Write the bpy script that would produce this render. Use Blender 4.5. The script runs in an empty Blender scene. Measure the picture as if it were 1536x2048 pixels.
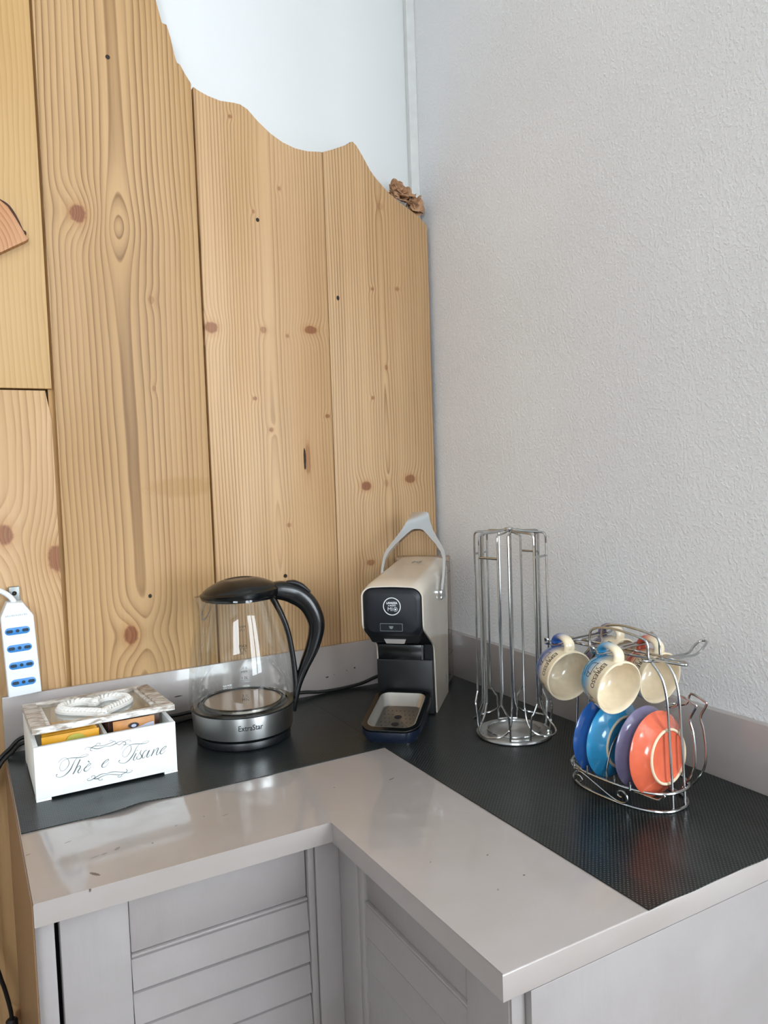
import bpy, bmesh, math, random
from mathutils import Vector, Matrix
random.seed(7)
PI = math.pi
R = math.radians
SC = bpy.context.scene
COL = SC.collection
H = 0.86            # height of the worktop above the floor; x,y origin = inner corner of the upstands

# ------------------------------------------------------------------ camera
cam = bpy.data.cameras.new('camera')
cam.sensor_fit = 'VERTICAL'; cam.sensor_height = 24.0
cam.lens = 1528.365 / 2048 * 24.0
cam.clip_start = 0.02
camo = bpy.data.objects.new('camera', cam); COL.objects.link(camo)
fw = Vector((0.4862, 0.8720, -0.0568)).normalized()
rt = Vector((0.8719, -0.4884, -0.0343)); rt = (rt - fw * rt.dot(fw)).normalized()
up = rt.cross(fw)
camo.matrix_world = Matrix(((rt.x, up.x, -fw.x, -0.8396), (rt.y, up.y, -fw.y, -1.2855),
                            (rt.z, up.z, -fw.z, 0.415 + H), (0, 0, 0, 1)))
SC.camera = camo

# ------------------------------------------------------------------ light
SC.view_settings.view_transform = 'Standard'
SC.view_settings.look = 'None'
SC.view_settings.gamma = 1.0
SC.view_settings.use_curve_mapping = False
SC.view_settings.exposure = 0.0
world = bpy.data.worlds.new('sky'); SC.world = world
world.use_nodes = True
bg = world.node_tree.nodes['Background']
bg.inputs[0].default_value = (0.83, 0.92, 1.0, 1)      # bright overcast sky
bg.inputs[1].default_value = 15.5
# the room: right wall ends beyond the worktop, a tall window stands opposite the clad wall, a small one beside it
WX, WY = 0.012, 0.060                 # right wall plane, left (clad) wall plane
ROOM_X0, ROOM_X1, ROOM_Y0, ROOM_Z1, JOG = -3.2, 1.15, -3.00, 2.55, -1.02
W1 = (-0.26, 1.04, 0.72, 2.40)        # x0, x1, z0, z1 of the tall window in the back wall
W2 = (-2.60, -1.50, 1.25, 2.42)       # small window in the back wall
def portal(name, loc, rot, sx, sy):
    l = bpy.data.lights.new(name, 'AREA'); l.shape = 'RECTANGLE'; l.size = sx; l.size_y = sy
    l.cycles.is_portal = True
    o = bpy.data.objects.new(name, l); o.location = loc; o.rotation_euler = rot; COL.objects.link(o)
for nm, w_ in (('daylight_tall_window', W1), ('daylight_small_window', W2)):
    portal(nm, ((w_[0] + w_[1]) / 2, ROOM_Y0 - 0.14, (w_[2] + w_[3]) / 2), (R(90), 0, 0), w_[1] - w_[0], w_[3] - w_[2])

# ------------------------------------------------------------------ helpers: materials
def lin(h):
    h = h.lstrip('#'); v = [int(h[i:i + 2], 16) / 255 for i in (0, 2, 4)]
    return tuple(c / 12.92 if c <= 0.04045 else ((c + 0.055) / 1.055) ** 2.4 for c in v) + (1.0,)
def newmat(name):
    m = bpy.data.materials.new(name); m.use_nodes = True
    nt = m.node_tree; return m, nt, nt.nodes['Principled BSDF']
def mat(name, col, rough=0.5, metal=0.0, spec=0.5, coat=0.0, coat_r=0.1, bump=0.0, bscale=200.0, vary=0.0, vscale=30.0, stretch=None, trans=0.0, alpha=1.0):
    m, nt, b = newmat(name)
    b.inputs['Base Color'].default_value = lin(col)
    b.inputs['Roughness'].default_value = rough
    b.inputs['Metallic'].default_value = metal
    b.inputs['Specular IOR Level'].default_value = spec
    b.inputs['Coat Weight'].default_value = coat
    b.inputs['Coat Roughness'].default_value = coat_r
    b.inputs['Transmission Weight'].default_value = trans
    if bump or vary:
        tc = nt.nodes.new('ShaderNodeTexCoord'); vec = tc.outputs['Object']
        if stretch:
            mp = nt.nodes.new('ShaderNodeMapping'); mp.inputs['Scale'].default_value = stretch
            nt.links.new(vec, mp.inputs[0]); vec = mp.outputs[0]
        if bump:
            n = nt.nodes.new('ShaderNodeTexNoise'); n.inputs['Scale'].default_value = bscale; n.inputs['Detail'].default_value = 3
            nt.links.new(vec, n.inputs['Vector'])
            bp = nt.nodes.new('ShaderNodeBump'); bp.inputs['Strength'].default_value = 1.0; bp.inputs['Distance'].default_value = bump
            nt.links.new(n.outputs[0], bp.inputs['Height']); nt.links.new(bp.outputs[0], b.inputs['Normal'])
        if vary:
            n = nt.nodes.new('ShaderNodeTexNoise'); n.inputs['Scale'].default_value = vscale; n.inputs['Detail'].default_value = 4
            nt.links.new(vec, n.inputs['Vector'])
            hs = nt.nodes.new('ShaderNodeHueSaturation'); hs.inputs['Color'].default_value = lin(col)
            mr = nt.nodes.new('ShaderNodeMapRange'); mr.inputs[1].default_value = 0.3; mr.inputs[2].default_value = 0.7
            mr.inputs[3].default_value = 1 - vary; mr.inputs[4].default_value = 1 + vary
            nt.links.new(n.outputs[0], mr.inputs[0]); nt.links.new(mr.outputs[0], hs.inputs['Value'])
            nt.links.new(hs.outputs[0], b.inputs['Base Color'])
    return m
class G:
    """tiny expression builder on Math nodes"""
    def __init__(s, nt): s.nt = nt
    def __call__(s, op, a, b=None, c=None, clamp=False):
        n = s.nt.nodes.new('ShaderNodeMath'); n.operation = op; n.use_clamp = clamp
        for i, v in enumerate((a, b, c)):
            if v is None: continue
            if isinstance(v, (int, float)): n.inputs[i].default_value = v
            else: s.nt.links.new(v, n.inputs[i])
        return n.outputs[0]
    def xyz(s):
        tc = s.nt.nodes.new('ShaderNodeTexCoord'); sp = s.nt.nodes.new('ShaderNodeSeparateXYZ')
        s.nt.links.new(tc.outputs['Object'], sp.inputs[0]); return sp.outputs[0], sp.outputs[1], sp.outputs[2], tc.outputs['Object']
    def noise(s, vec, scale, stretch=(1, 1, 1), detail=2, off=(0, 0, 0)):
        mp = s.nt.nodes.new('ShaderNodeMapping'); mp.inputs['Scale'].default_value = stretch; mp.inputs['Location'].default_value = off
        s.nt.links.new(vec, mp.inputs[0])
        n = s.nt.nodes.new('ShaderNodeTexNoise'); n.inputs['Scale'].default_value = scale; n.inputs['Detail'].default_value = detail
        s.nt.links.new(mp.outputs[0], n.inputs['Vector']); return n.outputs[0]
    def smooth(s, v, a, b, lo=0.0, hi=1.0):
        n = s.nt.nodes.new('ShaderNodeMapRange'); n.interpolation_type = 'SMOOTHSTEP'
        n.inputs[1].default_value = a; n.inputs[2].default_value = b; n.inputs[3].default_value = lo; n.inputs[4].default_value = hi
        s.nt.links.new(v, n.inputs[0]); return n.outputs[0]
    def mix(s, f, a, b):
        n = s.nt.nodes.new('ShaderNodeMix'); n.data_type = 'RGBA'
        for i, v in ((0, f), (6, a), (7, b)):
            if isinstance(v, (int, float)): n.inputs[i].default_value = v
            elif isinstance(v, tuple): n.inputs[i].default_value = v
            else: s.nt.links.new(v, n.inputs[i])
        return n.outputs[2]
    def blob(s, u, v, cu, cv, ru, rv, ang=0.0):
        """normalised elliptical distance of (u,v) from a centre"""
        du = s('SUBTRACT', u, cu); dv = s('SUBTRACT', v, cv)
        if ang:
            ca, sa = math.cos(ang), math.sin(ang)
            du, dv = s('ADD', s('MULTIPLY', du, ca), s('MULTIPLY', dv, sa)), s('SUBTRACT', s('MULTIPLY', dv, ca), s('MULTIPLY', du, sa))
        du = s('DIVIDE', du, ru); dv = s('DIVIDE', dv, rv)
        return s('SQRT', s('ADD', s('MULTIPLY', du, du), s('MULTIPLY', dv, dv)))
    def bump(s, h, dist, strength=1.0):
        n = s.nt.nodes.new('ShaderNodeBump'); n.inputs['Strength'].default_value = strength; n.inputs['Distance'].default_value = dist
        s.nt.links.new(h, n.inputs['Height']); return n.outputs[0]

# ------------------------------------------------------------------ helpers: geometry
def smooth_path(pts, n=8, closed=False):
    P = [Vector(p) for p in pts]; L = len(P); out = []
    rng = L if closed else L - 1
    for i in range(rng):
        if closed: p0, p1, p2, p3 = P[(i - 1) % L], P[i], P[(i + 1) % L], P[(i + 2) % L]
        else: p0, p1, p2, p3 = P[max(i - 1, 0)], P[i], P[i + 1], P[min(i + 2, L - 1)]
        for k in range(n):
            t = k / n
            out.append(0.5 * ((2 * p1) + (p2 - p0) * t + (2 * p0 - 5 * p1 + 4 * p2 - p3) * t * t + (3 * p1 - p0 - 3 * p2 + p3) * t ** 3))
    if not closed: out.append(P[-1].copy())
    return out
def lerp_list(vals, n, closed=False):
    v = list(vals); out = []
    for i in range(len(v) - 1):
        for k in range(n): out.append(v[i] + (v[i + 1] - v[i]) * k / n)
    out.append(v[-1]); return out
def tube(bm, pts, r, segs=8, closed=False, sm=0, ra=None):
    """round (or per-point radius) tube along a path"""
    if sm:
        if ra: ra = lerp_list(ra, sm)
        pts = smooth_path(pts, sm, closed)
    P = [Vector(p) for p in pts]; n = len(P)
    T = []
    for i in range(n):
        a = P[(i - 1) % n] if (closed or i) else P[0]; b = P[(i + 1) % n] if (closed or i < n - 1) else P[-1]
        t = b - a; T.append(t.normalized() if t.length > 1e-9 else Vector((0, 0, 1)))
    nrm = Vector((0, 0, 1)) if abs(T[0].z) < 0.9 else Vector((1, 0, 0))
    nrm = (nrm - T[0] * nrm.dot(T[0])).normalized(); rings = []
    for i in range(n):
        nrm = nrm - T[i] * nrm.dot(T[i])
        nrm = nrm.normalized() if nrm.length > 1e-6 else T[i].orthogonal().normalized()
        bn = T[i].cross(nrm); rr = ra[i] if ra else r
        rings.append([bm.verts.new(P[i] + (nrm * math.cos(2 * PI * k / segs) + bn * math.sin(2 * PI * k / segs)) * rr) for k in range(segs)])
    for i in range(n if closed else n - 1):
        A, B = rings[i], rings[(i + 1) % n]
        for k in range(segs): bm.faces.new((A[k], A[(k + 1) % segs], B[(k + 1) % segs], B[k]))
    if not closed:
        bm.faces.new(rings[0][::-1]); bm.faces.new(rings[-1])
def sweep(bm, pts, ra, rb, segs=14, sm=6, side=Vector((0, 1, 0)), power=1.0):
    """elliptical section along a planar path: ra in the plane, rb along `side`"""
    ra = lerp_list(ra, sm); rb = lerp_list(rb, sm); P = smooth_path(pts, sm); n = len(P); rings = []
    for i in range(n):
        t = (P[min(i + 1, n - 1)] - P[max(i - 1, 0)]).normalized(); nn = side.cross(t).normalized()
        ring = []
        for k in range(segs):
            a = 2 * PI * k / segs; c, s_ = math.cos(a), math.sin(a)
            c = math.copysign(abs(c) ** power, c); s_ = math.copysign(abs(s_) ** power, s_)
            ring.append(bm.verts.new(P[i] + nn * ra[i] * c + side * rb[i] * s_))
        rings.append(ring)
    for i in range(n - 1):
        A, B = rings[i], rings[i + 1]
        for k in range(segs): bm.faces.new((A[k], A[(k + 1) % segs], B[(k + 1) % segs], B[k]))
    bm.faces.new(rings[0][::-1]); bm.faces.new(rings[-1])
def lathe(bm, prof, segs=48, warp=None, cap0=False, cap1=False):
    rings = []
    for (r, z) in prof:
        ring = []
        for k in range(segs):
            a = 2 * PI * k / segs; p = Vector((r * math.cos(a), r * math.sin(a), z))
            if warp: p = warp(p, a)
            ring.append(bm.verts.new(p))
        rings.append(ring)
    for i in range(len(rings) - 1):
        A, B = rings[i], rings[i + 1]
        for k in range(segs): bm.faces.new((A[k], A[(k + 1) % segs], B[(k + 1) % segs], B[k]))
    if cap0: bm.faces.new(rings[0][::-1])
    if cap1: bm.faces.new(rings[-1])
def box(bm, lo, hi, bev=0.0, seg=2):
    v = [bm.verts.new((x, y, z)) for z in (lo[2], hi[2]) for y in (lo[1], hi[1]) for x in (lo[0], hi[0])]
    fs = [bm.faces.new([v[i] for i in f]) for f in ((0, 2, 3, 1), (4, 5, 7, 6), (0, 1, 5, 4), (2, 6, 7, 3), (0, 4, 6, 2), (1, 3, 7, 5))]
    if bev:
        es = list({e for f in fs for e in f.edges})
        bmesh.ops.bevel(bm, geom=es, offset=bev, segments=seg, affect='EDGES', profile=0.5)
def prism(bm, poly, lo, hi, axis='y', bev=0.0, seg=2):
    """polygon in the plane normal to axis, extruded from lo to hi"""
    def P(a, b, c): return {'x': (c, a, b), 'y': (a, c, b), 'z': (a, b, c)}[axis]
    A = [bm.verts.new(P(a, b, lo)) for a, b in poly]; B = [bm.verts.new(P(a, b, hi)) for a, b in poly]
    n = len(poly); fs = []
    for i in range(n): fs.append(bm.faces.new((A[i], A[(i + 1) % n], B[(i + 1) % n], B[i])))
    fs.append(bm.faces.new(A[::-1])); fs.append(bm.faces.new(B))
    if bev:
        es = list({e for f in fs[-2:] for e in f.edges})
        bmesh.ops.bevel(bm, geom=es, offset=bev, segments=seg, affect='EDGES', profile=0.5)
def rrect(w, h, r, n=5, cx=0.0, cy=0.0):
    out = []
    for sx, sy, a0 in ((1, 1, 0), (-1, 1, 90), (-1, -1, 180), (1, -1, 270)):
        for k in range(n + 1):
            a = R(a0 + 90 * k / n); out.append((cx + sx * (w - r) + r * math.cos(a), cy + sy * (h - r) + r * math.sin(a)))
    return out
def loft(bm, loops, cap0=False, cap1=False, closed=True):
    L = [[bm.verts.new(p) for p in lp] for lp in loops]; n = len(L[0])
    for A, B in zip(L, L[1:]):
        for k in range(n if closed else n - 1): bm.faces.new((A[k], A[(k + 1) % n], B[(k + 1) % n], B[k]))
    if cap0: bm.faces.new(L[0][::-1])
    if cap1: bm.faces.new(L[-1])
def obj(name, bm, m, parent=None, smooth=40, loc=None, recalc=True):
    if recalc: bmesh.ops.recalc_face_normals(bm, faces=bm.faces[:])
    me = bpy.data.meshes.new(name); bm.to_mesh(me); bm.free()
    me.materials.append(m)
    if smooth:
        me.shade_smooth()
        try: me.set_sharp_from_angle(angle=R(smooth))
        except Exception: pass
    o = bpy.data.objects.new(name, me); COL.objects.link(o)
    if parent: o.parent = parent
    if loc: o.location = loc
    return o
def thing(name, label, cat, loc=(0, 0, 0), rotz=0.0, group=None):
    o = bpy.data.objects.new(name, None); COL.objects.link(o); o.empty_display_size = 0.03
    o.location = loc; o.rotation_euler = (0, 0, rotz); tag(o, label, cat, group); return o
def tag(o, label, cat, group=None):
    o['label'] = label; o['category'] = cat
    if group: o['group'] = group
    return o
def struct(name, bm, m, parent=None, smooth=0):
    o = obj(name, bm, m, parent, smooth)
    if parent is None: o['kind'] = 'structure'
    return o
def B(): return bmesh.new()
def text_mesh(s, size, align='CENTER', extra=0.0, space=1.0):
    c = bpy.data.curves.new('lettering', 'FONT'); c.body = s; c.size = size; c.align_x = align; c.align_y = 'CENTER'
    c.offset = extra; c.space_character = space; c.resolution_u = 3
    o = bpy.data.objects.new('lettering', c); COL.objects.link(o)
    dg = bpy.context.evaluated_depsgraph_get(); me = bpy.data.meshes.new_from_object(o.evaluated_get(dg))
    bpy.data.objects.remove(o); bpy.data.curves.remove(c); return me
def text_obj(name, s, size, m, parent, fn, extra=0.0, sx=1.0, space=1.0, sub=0):
    """flat lettering: every vertex (u,v) is laid on a surface by fn(u,v)"""
    me = text_mesh(s, size, extra=extra, space=space)
    if sub:
        bm = B(); bm.from_mesh(me); bmesh.ops.triangulate(bm, faces=bm.faces[:]); bm.to_mesh(me); bm.free()
    for v in me.vertices: v.co = Vector(fn(v.co.x * sx, v.co.y))
    me.materials.clear(); me.materials.append(m)
    o = bpy.data.objects.new(name, me); COL.objects.link(o); o.parent = parent; return o
def ribbon(bm, pts, ws, fn, sm=6):
    P = smooth_path([(a, b, 0) for a, b in pts], sm); W = lerp_list(ws, sm); prev = None
    for i, p in enumerate(P):
        t = P[min(i + 1, len(P) - 1)] - P[max(i - 1, 0)]; t = t.normalized() if t.length > 1e-9 else Vector((1, 0, 0))
        n = Vector((-t.y, t.x, 0)) * W[i] * 0.5
        a = bm.verts.new(fn(p.x + n.x, p.y + n.y)); b = bm.verts.new(fn(p.x - n.x, p.y - n.y))
        if prev: bm.faces.new((prev[0], a, b, prev[1]))
        prev = (a, b)
def thin_glass(name, tint=(0.97, 0.98, 0.975, 1), ior=1.5, edge=(0.80, 0.83, 0.82, 1), gloss=1.0, rough=0.0, fmax=0.30):
    """thin clear wall: straight-through transmission plus Fresnel reflection, a little darker towards grazing"""
    m = bpy.data.materials.new(name); m.use_nodes = True; nt = m.node_tree
    for n in list(nt.nodes): nt.nodes.remove(n)
    out = nt.nodes.new('ShaderNodeOutputMaterial'); mx = nt.nodes.new('ShaderNodeMixShader')
    tr = nt.nodes.new('ShaderNodeBsdfTransparent'); gl = nt.nodes.new('ShaderNodeBsdfGlossy'); gl.inputs['Roughness'].default_value = rough
    gl.inputs['Color'].default_value = (gloss, gloss, gloss, 1)
    fr = nt.nodes.new('ShaderNodeFresnel'); fr.inputs['IOR'].default_value = ior
    lw = nt.nodes.new('ShaderNodeLayerWeight'); lw.inputs['Blend'].default_value = 0.35
    g = G(nt); f = g('POWER', lw.outputs['Facing'], 2.5)
    nt.links.new(g.mix(f, tint, edge), tr.inputs['Color'])
    nt.links.new(g('MINIMUM', fr.outputs[0], fmax), mx.inputs[0]); nt.links.new(tr.outputs[0], mx.inputs[1]); nt.links.new(gl.outputs[0], mx.inputs[2])
    nt.links.new(mx.outputs[0], out.inputs[0]); return m
# ------------------------------------------------------------------ materials
def plaster(name, col, bumpd):
    m, nt, b = newmat(name); g = G(nt); x, y, z, vec = g.xyz()
    n1 = g.noise(vec, 230, detail=2); n2 = g.noise(vec, 95, detail=2, off=(3, 1, 2)); n3 = g.noise(vec, 3.0, off=(5, 2, 1))
    h = g('ADD', g('MULTIPLY', g.smooth(n1, 0.42, 0.68), 0.8), g('MULTIPLY', n2, 0.8))
    nt.links.new(g.bump(h, bumpd), b.inputs['Normal'])
    c = lin(col); c2 = tuple(v * 0.965 for v in c[:3]) + (1,)
    nt.links.new(g.mix(g.smooth(n3, 0.35, 0.65), c, c2), b.inputs['Base Color'])
    b.inputs['Roughness'].default_value = 0.75; b.inputs['Specular IOR Level'].default_value = 0.3
    return m
M_PLASTER = plaster('textured_plaster', '#EBEAEA', 0.00055)
M_WHITEWALL = mat('white_wall_paint', '#DBDCDB', 0.7, spec=0.3, bump=0.0002, bscale=60)
M_CEIL = mat('ceiling_paint', '#F2F2F0', 0.8)
M_FLOOR = mat('floor_tile', '#5E4A36', 0.5, vary=0.1, vscale=6)
M_BOUNCE_CUT = mat('bounce_cutting_brown', '#5A4330', 0.5, vary=0.15, vscale=20, stretch=(1, 1, 0.1))  # dark brown for the unseen panel added to soak up side-wall bounce
M_TRIM = mat('trim_plastic', '#DADAD6', 0.45, vary=0.05, vscale=40)
M_FRAME = mat('window_frame_white', '#E6E6E2', 0.4)
def paint():
    m, nt, b = newmat('taupe_gloss_paint'); g = G(nt); x, y, z, vec = g.xyz()
    n = g.noise(vec, 9, detail=4); base = g.mix(g.smooth(n, 0.3, 0.7), lin('#A79E9A'), lin('#A19892'))
    # chips and scuffs of the paint, each with a shape of its own
    marks = [(-0.7359, -0.4489, 0.0075, 0.0022, 2.2, 1), (-0.3542, -0.4103, 0.0050, 0.0011, 0.25, 1), (-0.7935, -0.3636, 0.0035, 0.0008, 0.3, 1),
             (-0.7513, -0.3566, 0.0045, 0.0008, 0.3, 1), (-0.7053, -0.4045, 0.0045, 0.0022, 0.8, .55), (-0.7205, -0.4092, 0.004, 0.0016, 0.3, .5),
             (-0.6687, -0.4134, 0.0012, 0.0012, 0, .9), (-0.7300, -0.4105, 0.006, 0.0014, 0.3, .35), (-0.5769, -0.3902, 0.005, 0.0008, 0.3, .6),
             (-0.3683, -0.6409, 0.0018, 0.001, 0.4, .9), (-0.3616, -0.6929, 0.0014, 0.0012, 0.4, 1), (-0.6350, -0.3850, 0.0012, 0.001, 0, .8),
             (-0.745, -0.4778, 0.0012, 0.0014, 0, .9), (-0.60, -0.38, 0.0011, 0.0011, 0, .7), (-0.43, -0.392, 0.0012, 0.0012, 0, .8),
             (-0.40, -0.70, 0.002, 0.001, 0.8, .5), (-0.427, -0.62, 0.0018, 0.0009, 0.8, .5)]
    wob = g('MULTIPLY', g('SUBTRACT', g.noise(vec, 700, detail=1), 0.5), 0.9)
    acc = 0.0
    for cx, cy, ru, rv, an, st in marks:
        d = g('ADD', g.blob(x, y, cx, cy, ru, rv, an), wob)
        k = g('MULTIPLY', g.smooth(d, 1.1, 0.8), st); acc = k if isinstance(acc, float) else g('MAXIMUM', acc, k)
    top = g.smooth(z, -0.004, -0.001); acc = g('MULTIPLY', acc, top)
    nt.links.new(g.mix(acc, base, lin('#4A423D')), b.inputs['Base Color'])
    b.inputs['Roughness'].default_value = 0.32; b.inputs['Specular IOR Level'].default_value = 0.5
    b.inputs['Coat Weight'].default_value = 1.0; b.inputs['Coat Roughness'].default_value = 0.08
    n2 = g.noise(vec, 45, detail=2)
    nt.links.new(g.bump(n2, 0.00035), b.inputs['Normal']); nt.links.new(g.bump(n2, 0.0002), b.inputs['Coat Normal'])
    return m
M_PAINT = paint()
def cabinet_paint():
    m, nt, b = newmat('taupe_cabinet_paint'); g = G(nt); x, y, z, vec = g.xyz()
    n = g.noise(vec, 12, detail=4); n2 = g.noise(vec, 30, (4, 4, 0.6), 3)
    nt.links.new(g.mix(g.smooth(n, 0.3, 0.7), lin('#999290'), lin('#938C89')), b.inputs['Base Color'])
    b.inputs['Roughness'].default_value = 0.38; b.inputs['Coat Weight'].default_value = 0.3; b.inputs['Coat Roughness'].default_value = 0.2
    nt.links.new(g.bump(n2, 0.0004), b.inputs['Normal']); return m
M_CAB = cabinet_paint()
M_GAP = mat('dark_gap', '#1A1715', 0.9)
def matting():
    m, nt, b = newmat('black_drawer_liner'); g = G(nt); x, y, z, vec = g.xyz()
    p = 0.0052; acc = None
    for off in (0.0, 0.5):
        fu = g('SUBTRACT', g('FRACT', g('ADD', g('DIVIDE', x, p), off + 100)), 0.5); fv = g('SUBTRACT', g('FRACT', g('ADD', g('DIVIDE', y, p), off + 100)), 0.5)
        d = g('SQRT', g('ADD', g('MULTIPLY', fu, fu), g('MULTIPLY', fv, fv)))
        k = g.smooth(d, 0.20, 0.09); acc = k if acc is None else g('MAXIMUM', acc, k)
    n = g.noise(vec, 14, detail=3)
    base = g.mix(g.smooth(n, 0.3, 0.7), lin('#0E1211'), lin('#141817'))
    nt.links.new(g.mix(g('MULTIPLY', acc, 0.45), base, lin('#6B7474')), b.inputs['Base Color'])
    b.inputs['Roughness'].default_value = 0.28; b.inputs['Specular IOR Level'].default_value = 0.38
    h = g('ADD', g('MULTIPLY', acc, 1.0), g('MULTIPLY', g.noise(vec, 25, detail=2), 1.5))
    nt.links.new(g.bump(h, 0.00025), b.inputs['Normal']); return m
M_MAT = matting()

def wood(name, x0, z0, ell, freq, knots=(), seed=0.0, light='#CDA673', dark='#A87C48', contrast=1.0, holes=(), wob=0.004, sat=60.0, band=None, tone=('#C59C66',)):
    """softwood board: growth rings as contours of the distance from the pith, deflected around knots"""
    m, nt, b = newmat(name); g = G(nt); x, y, z, vec = g.xyz()
    n1 = g('SUBTRACT', g.noise(vec, 5.0, (1, 1, 0.22), 2, (seed, seed, seed)), 0.5)
    n2 = g('SUBTRACT', g.noise(vec, 40.0, (1, 1, 0.12), 2, (seed + 2, 0, 0)), 0.5)
    dx = g('ADD', g('SUBTRACT', x, x0), g('ADD', g('MULTIPLY', n1, wob * 6), g('MULTIPLY', n2, wob * 0.8)))
    n3 = g('SUBTRACT', g.noise(vec, 16.0, (1, 1, 0.35), 2, (seed, 5, 1)), 0.5); dx = g('ADD', dx, g('MULTIPLY', n3, wob * 1.3))
    zz = g('SUBTRACT', z, z0)
    q = g('MULTIPLY', g('MULTIPLY', zz, zz), ell * ell)
    q = g('DIVIDE', q, g('ADD', 1.0, g('MULTIPLY', g('MULTIPLY', zz, zz), sat)))
    gr = g('SQRT', g('ADD', g('MULTIPLY', dx, dx), g('ADD', q, 1e-6)))
    wk = g('MULTIPLY', g('SUBTRACT', g.noise(vec, 130, detail=2), 0.5), 0.5)
    kmask = None; halo = None
    for (kx, kz, rx, rz, st, amp) in knots:
        d = g.blob(x, z, kx, kz, rx, rz)
        d2 = g('MULTIPLY', d, d)
        gr = g('ADD', gr, g('MULTIPLY', g('EXPONENT', g('MULTIPLY', d2, -0.16)), amp))
        if st > 0:
            k = g('MULTIPLY', g.smooth(g('ADD', d, wk), 1.15, 0.75), st)
            h = g('MULTIPLY', g.smooth(g('ADD', d, wk), 2.1, 0.8), st)
            kmask = k if kmask is None else g('MAXIMUM', kmask, k); halo = h if halo is None else g('MAXIMUM', halo, h)
    ph = g('FRACT', g('MULTIPLY', gr, freq))
    rp = nt.nodes.new('ShaderNodeValToRGB'); e = rp.color_ramp.elements
    e[0].position = 0.0; e[0].color = (0.0, 0, 0, 1); e[1].position = 1.0; e[1].color = (0.05, 0.05, 0.05, 1)
    for p_, v_ in ((0.35, 0.12), (0.72, 0.55), (0.86, 1.0), (0.93, 0.75)): ne = e.new(p_); ne.color = (v_, v_, v_, 1)
    nt.links.new(ph, rp.inputs[0])
    fib = g.noise(vec, 260.0, (1, 1, 0.03), 3, (seed, 0, 0))
    lowf = g.noise(vec, 3.0, (1, 1, 0.5), 2, (seed + 9, 3, 0))
    # ring contrast varies along the board
    cv = g.smooth(g.noise(vec, 6.0, (1, 1, 0.3), 2, (seed + 4, 0, 5)), 0.25, 0.75, 0.62, 1.1)
    cv = g('MULTIPLY', cv, g.smooth(g.noise(vec, 55.0, (1, 1, 0.02), 1, (seed + 7, 0, 0)), 0.3, 0.7, 0.6, 1.15))
    f = g('MULTIPLY', g('MULTIPLY', rp.outputs[0], cv), 1.0 * contrast)
    f = g('ADD', f, g('MULTIPLY', g('SUBTRACT', fib, 0.5), 0.35), clamp=True)
    base = g.mix(g.smooth(lowf, 0.3, 0.7), lin(light), lin(tone[0]))
    c = g.mix(f, base, lin(dark))
    if band:
        bm_ = g.smooth(g('ADD', g.blob(x, z, *band), g('MULTIPLY', wk, 1.0)), 1.2, 0.6); c = g.mix(g('MULTIPLY', bm_, 0.35), c, lin('#9A6F38'))
    if kmask is not None:
        c = g.mix(g('MULTIPLY', halo, 0.35), c, lin('#A8713F'))
        ring = g('FRACT', g('MULTIPLY', gr, freq * 2.3))
        kc = g.mix(ring, lin('#8E5634'), lin('#6E3E24')); c = g.mix(g('MULTIPLY', kmask, 0.9), c, kc)
    hm = None
    for (hx, hz, rx, rz) in holes:
        k = g.smooth(g('ADD', g.blob(x, z, hx, hz, rx, rz), wk), 1.1, 0.8); hm = k if hm is None else g('MAXIMUM', hm, k)
    hgt = g('MULTIPLY', f, -1.0)
    if hm is not None:
        c = g.mix(hm, c, lin('#2A1A10')); hgt = g('SUBTRACT', hgt, g('MULTIPLY', hm, 6.0))
    nt.links.new(c, b.inputs['Base Color'])
    b.inputs['Roughness'].default_value = 0.48; b.inputs['Specular IOR Level'].default_value = 0.35
    nt.links.new(g.bump(hgt, 0.00035), b.inputs['Normal']); return m
M_WOOD_EDGE = mat('cut_wood_edge', '#A9814C', 0.6, vary=0.12, vscale=60, stretch=(1, 1, 0.1))

# room ----------------------------------------------------------------
bm = B(); box(bm, (ROOM_X0, ROOM_Y0 - 0.2, -0.1), (ROOM_X1 + 0.1, WY + 0.1, 0.0)); struct('floor', bm, M_FLOOR)
bm = B(); box(bm, (ROOM_X0 - 0.1, ROOM_Y0 - 0.2, ROOM_Z1), (ROOM_X1 + 0.1, WY + 0.2, ROOM_Z1 + 0.1)); struct('ceiling', bm, M_CEIL)
bm = B(); box(bm, (ROOM_X0, WY, 0.0), (WX, WY + 0.1, ROOM_Z1)); struct('wall_left', bm, M_WHITEWALL)
bm = B(); prism(bm, [(WX, WY + 0.1), (WX, JOG), (ROOM_X1, JOG), (ROOM_X1, ROOM_Y0), (ROOM_X1 + 0.1, ROOM_Y0), (ROOM_X1 + 0.1, JOG + 0.1), (WX + 0.1, JOG + 0.1), (WX + 0.1, WY + 0.1)], 0.0, ROOM_Z1, 'z'); struct('wall_right', bm, M_PLASTER)
bm = B(); y0_, y1_ = ROOM_Y0 - 0.2, ROOM_Y0
for x0_, x1_, z0_, z1_ in ((ROOM_X0, W2[0], 0, ROOM_Z1), (W2[1], W1[0], 0, ROOM_Z1), (W1[1], ROOM_X1 + 0.1, 0, ROOM_Z1), (W2[0], W2[1], 0, W2[2]), (W2[0], W2[1], W2[3], ROOM_Z1), (W1[0], W1[1], 0, W1[2]), (W1[0], W1[1], W1[3], ROOM_Z1)):
    box(bm, (x0_, y0_, z0_), (x1_, y1_, z1_))
struct('wall_back', bm, M_WHITEWALL)
bm = B(); box(bm, (ROOM_X0 - 0.1, ROOM_Y0 - 0.2, 0), (ROOM_X0, WY + 0.1, ROOM_Z1)); struct('wall_side', bm, M_WHITEWALL)
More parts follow.
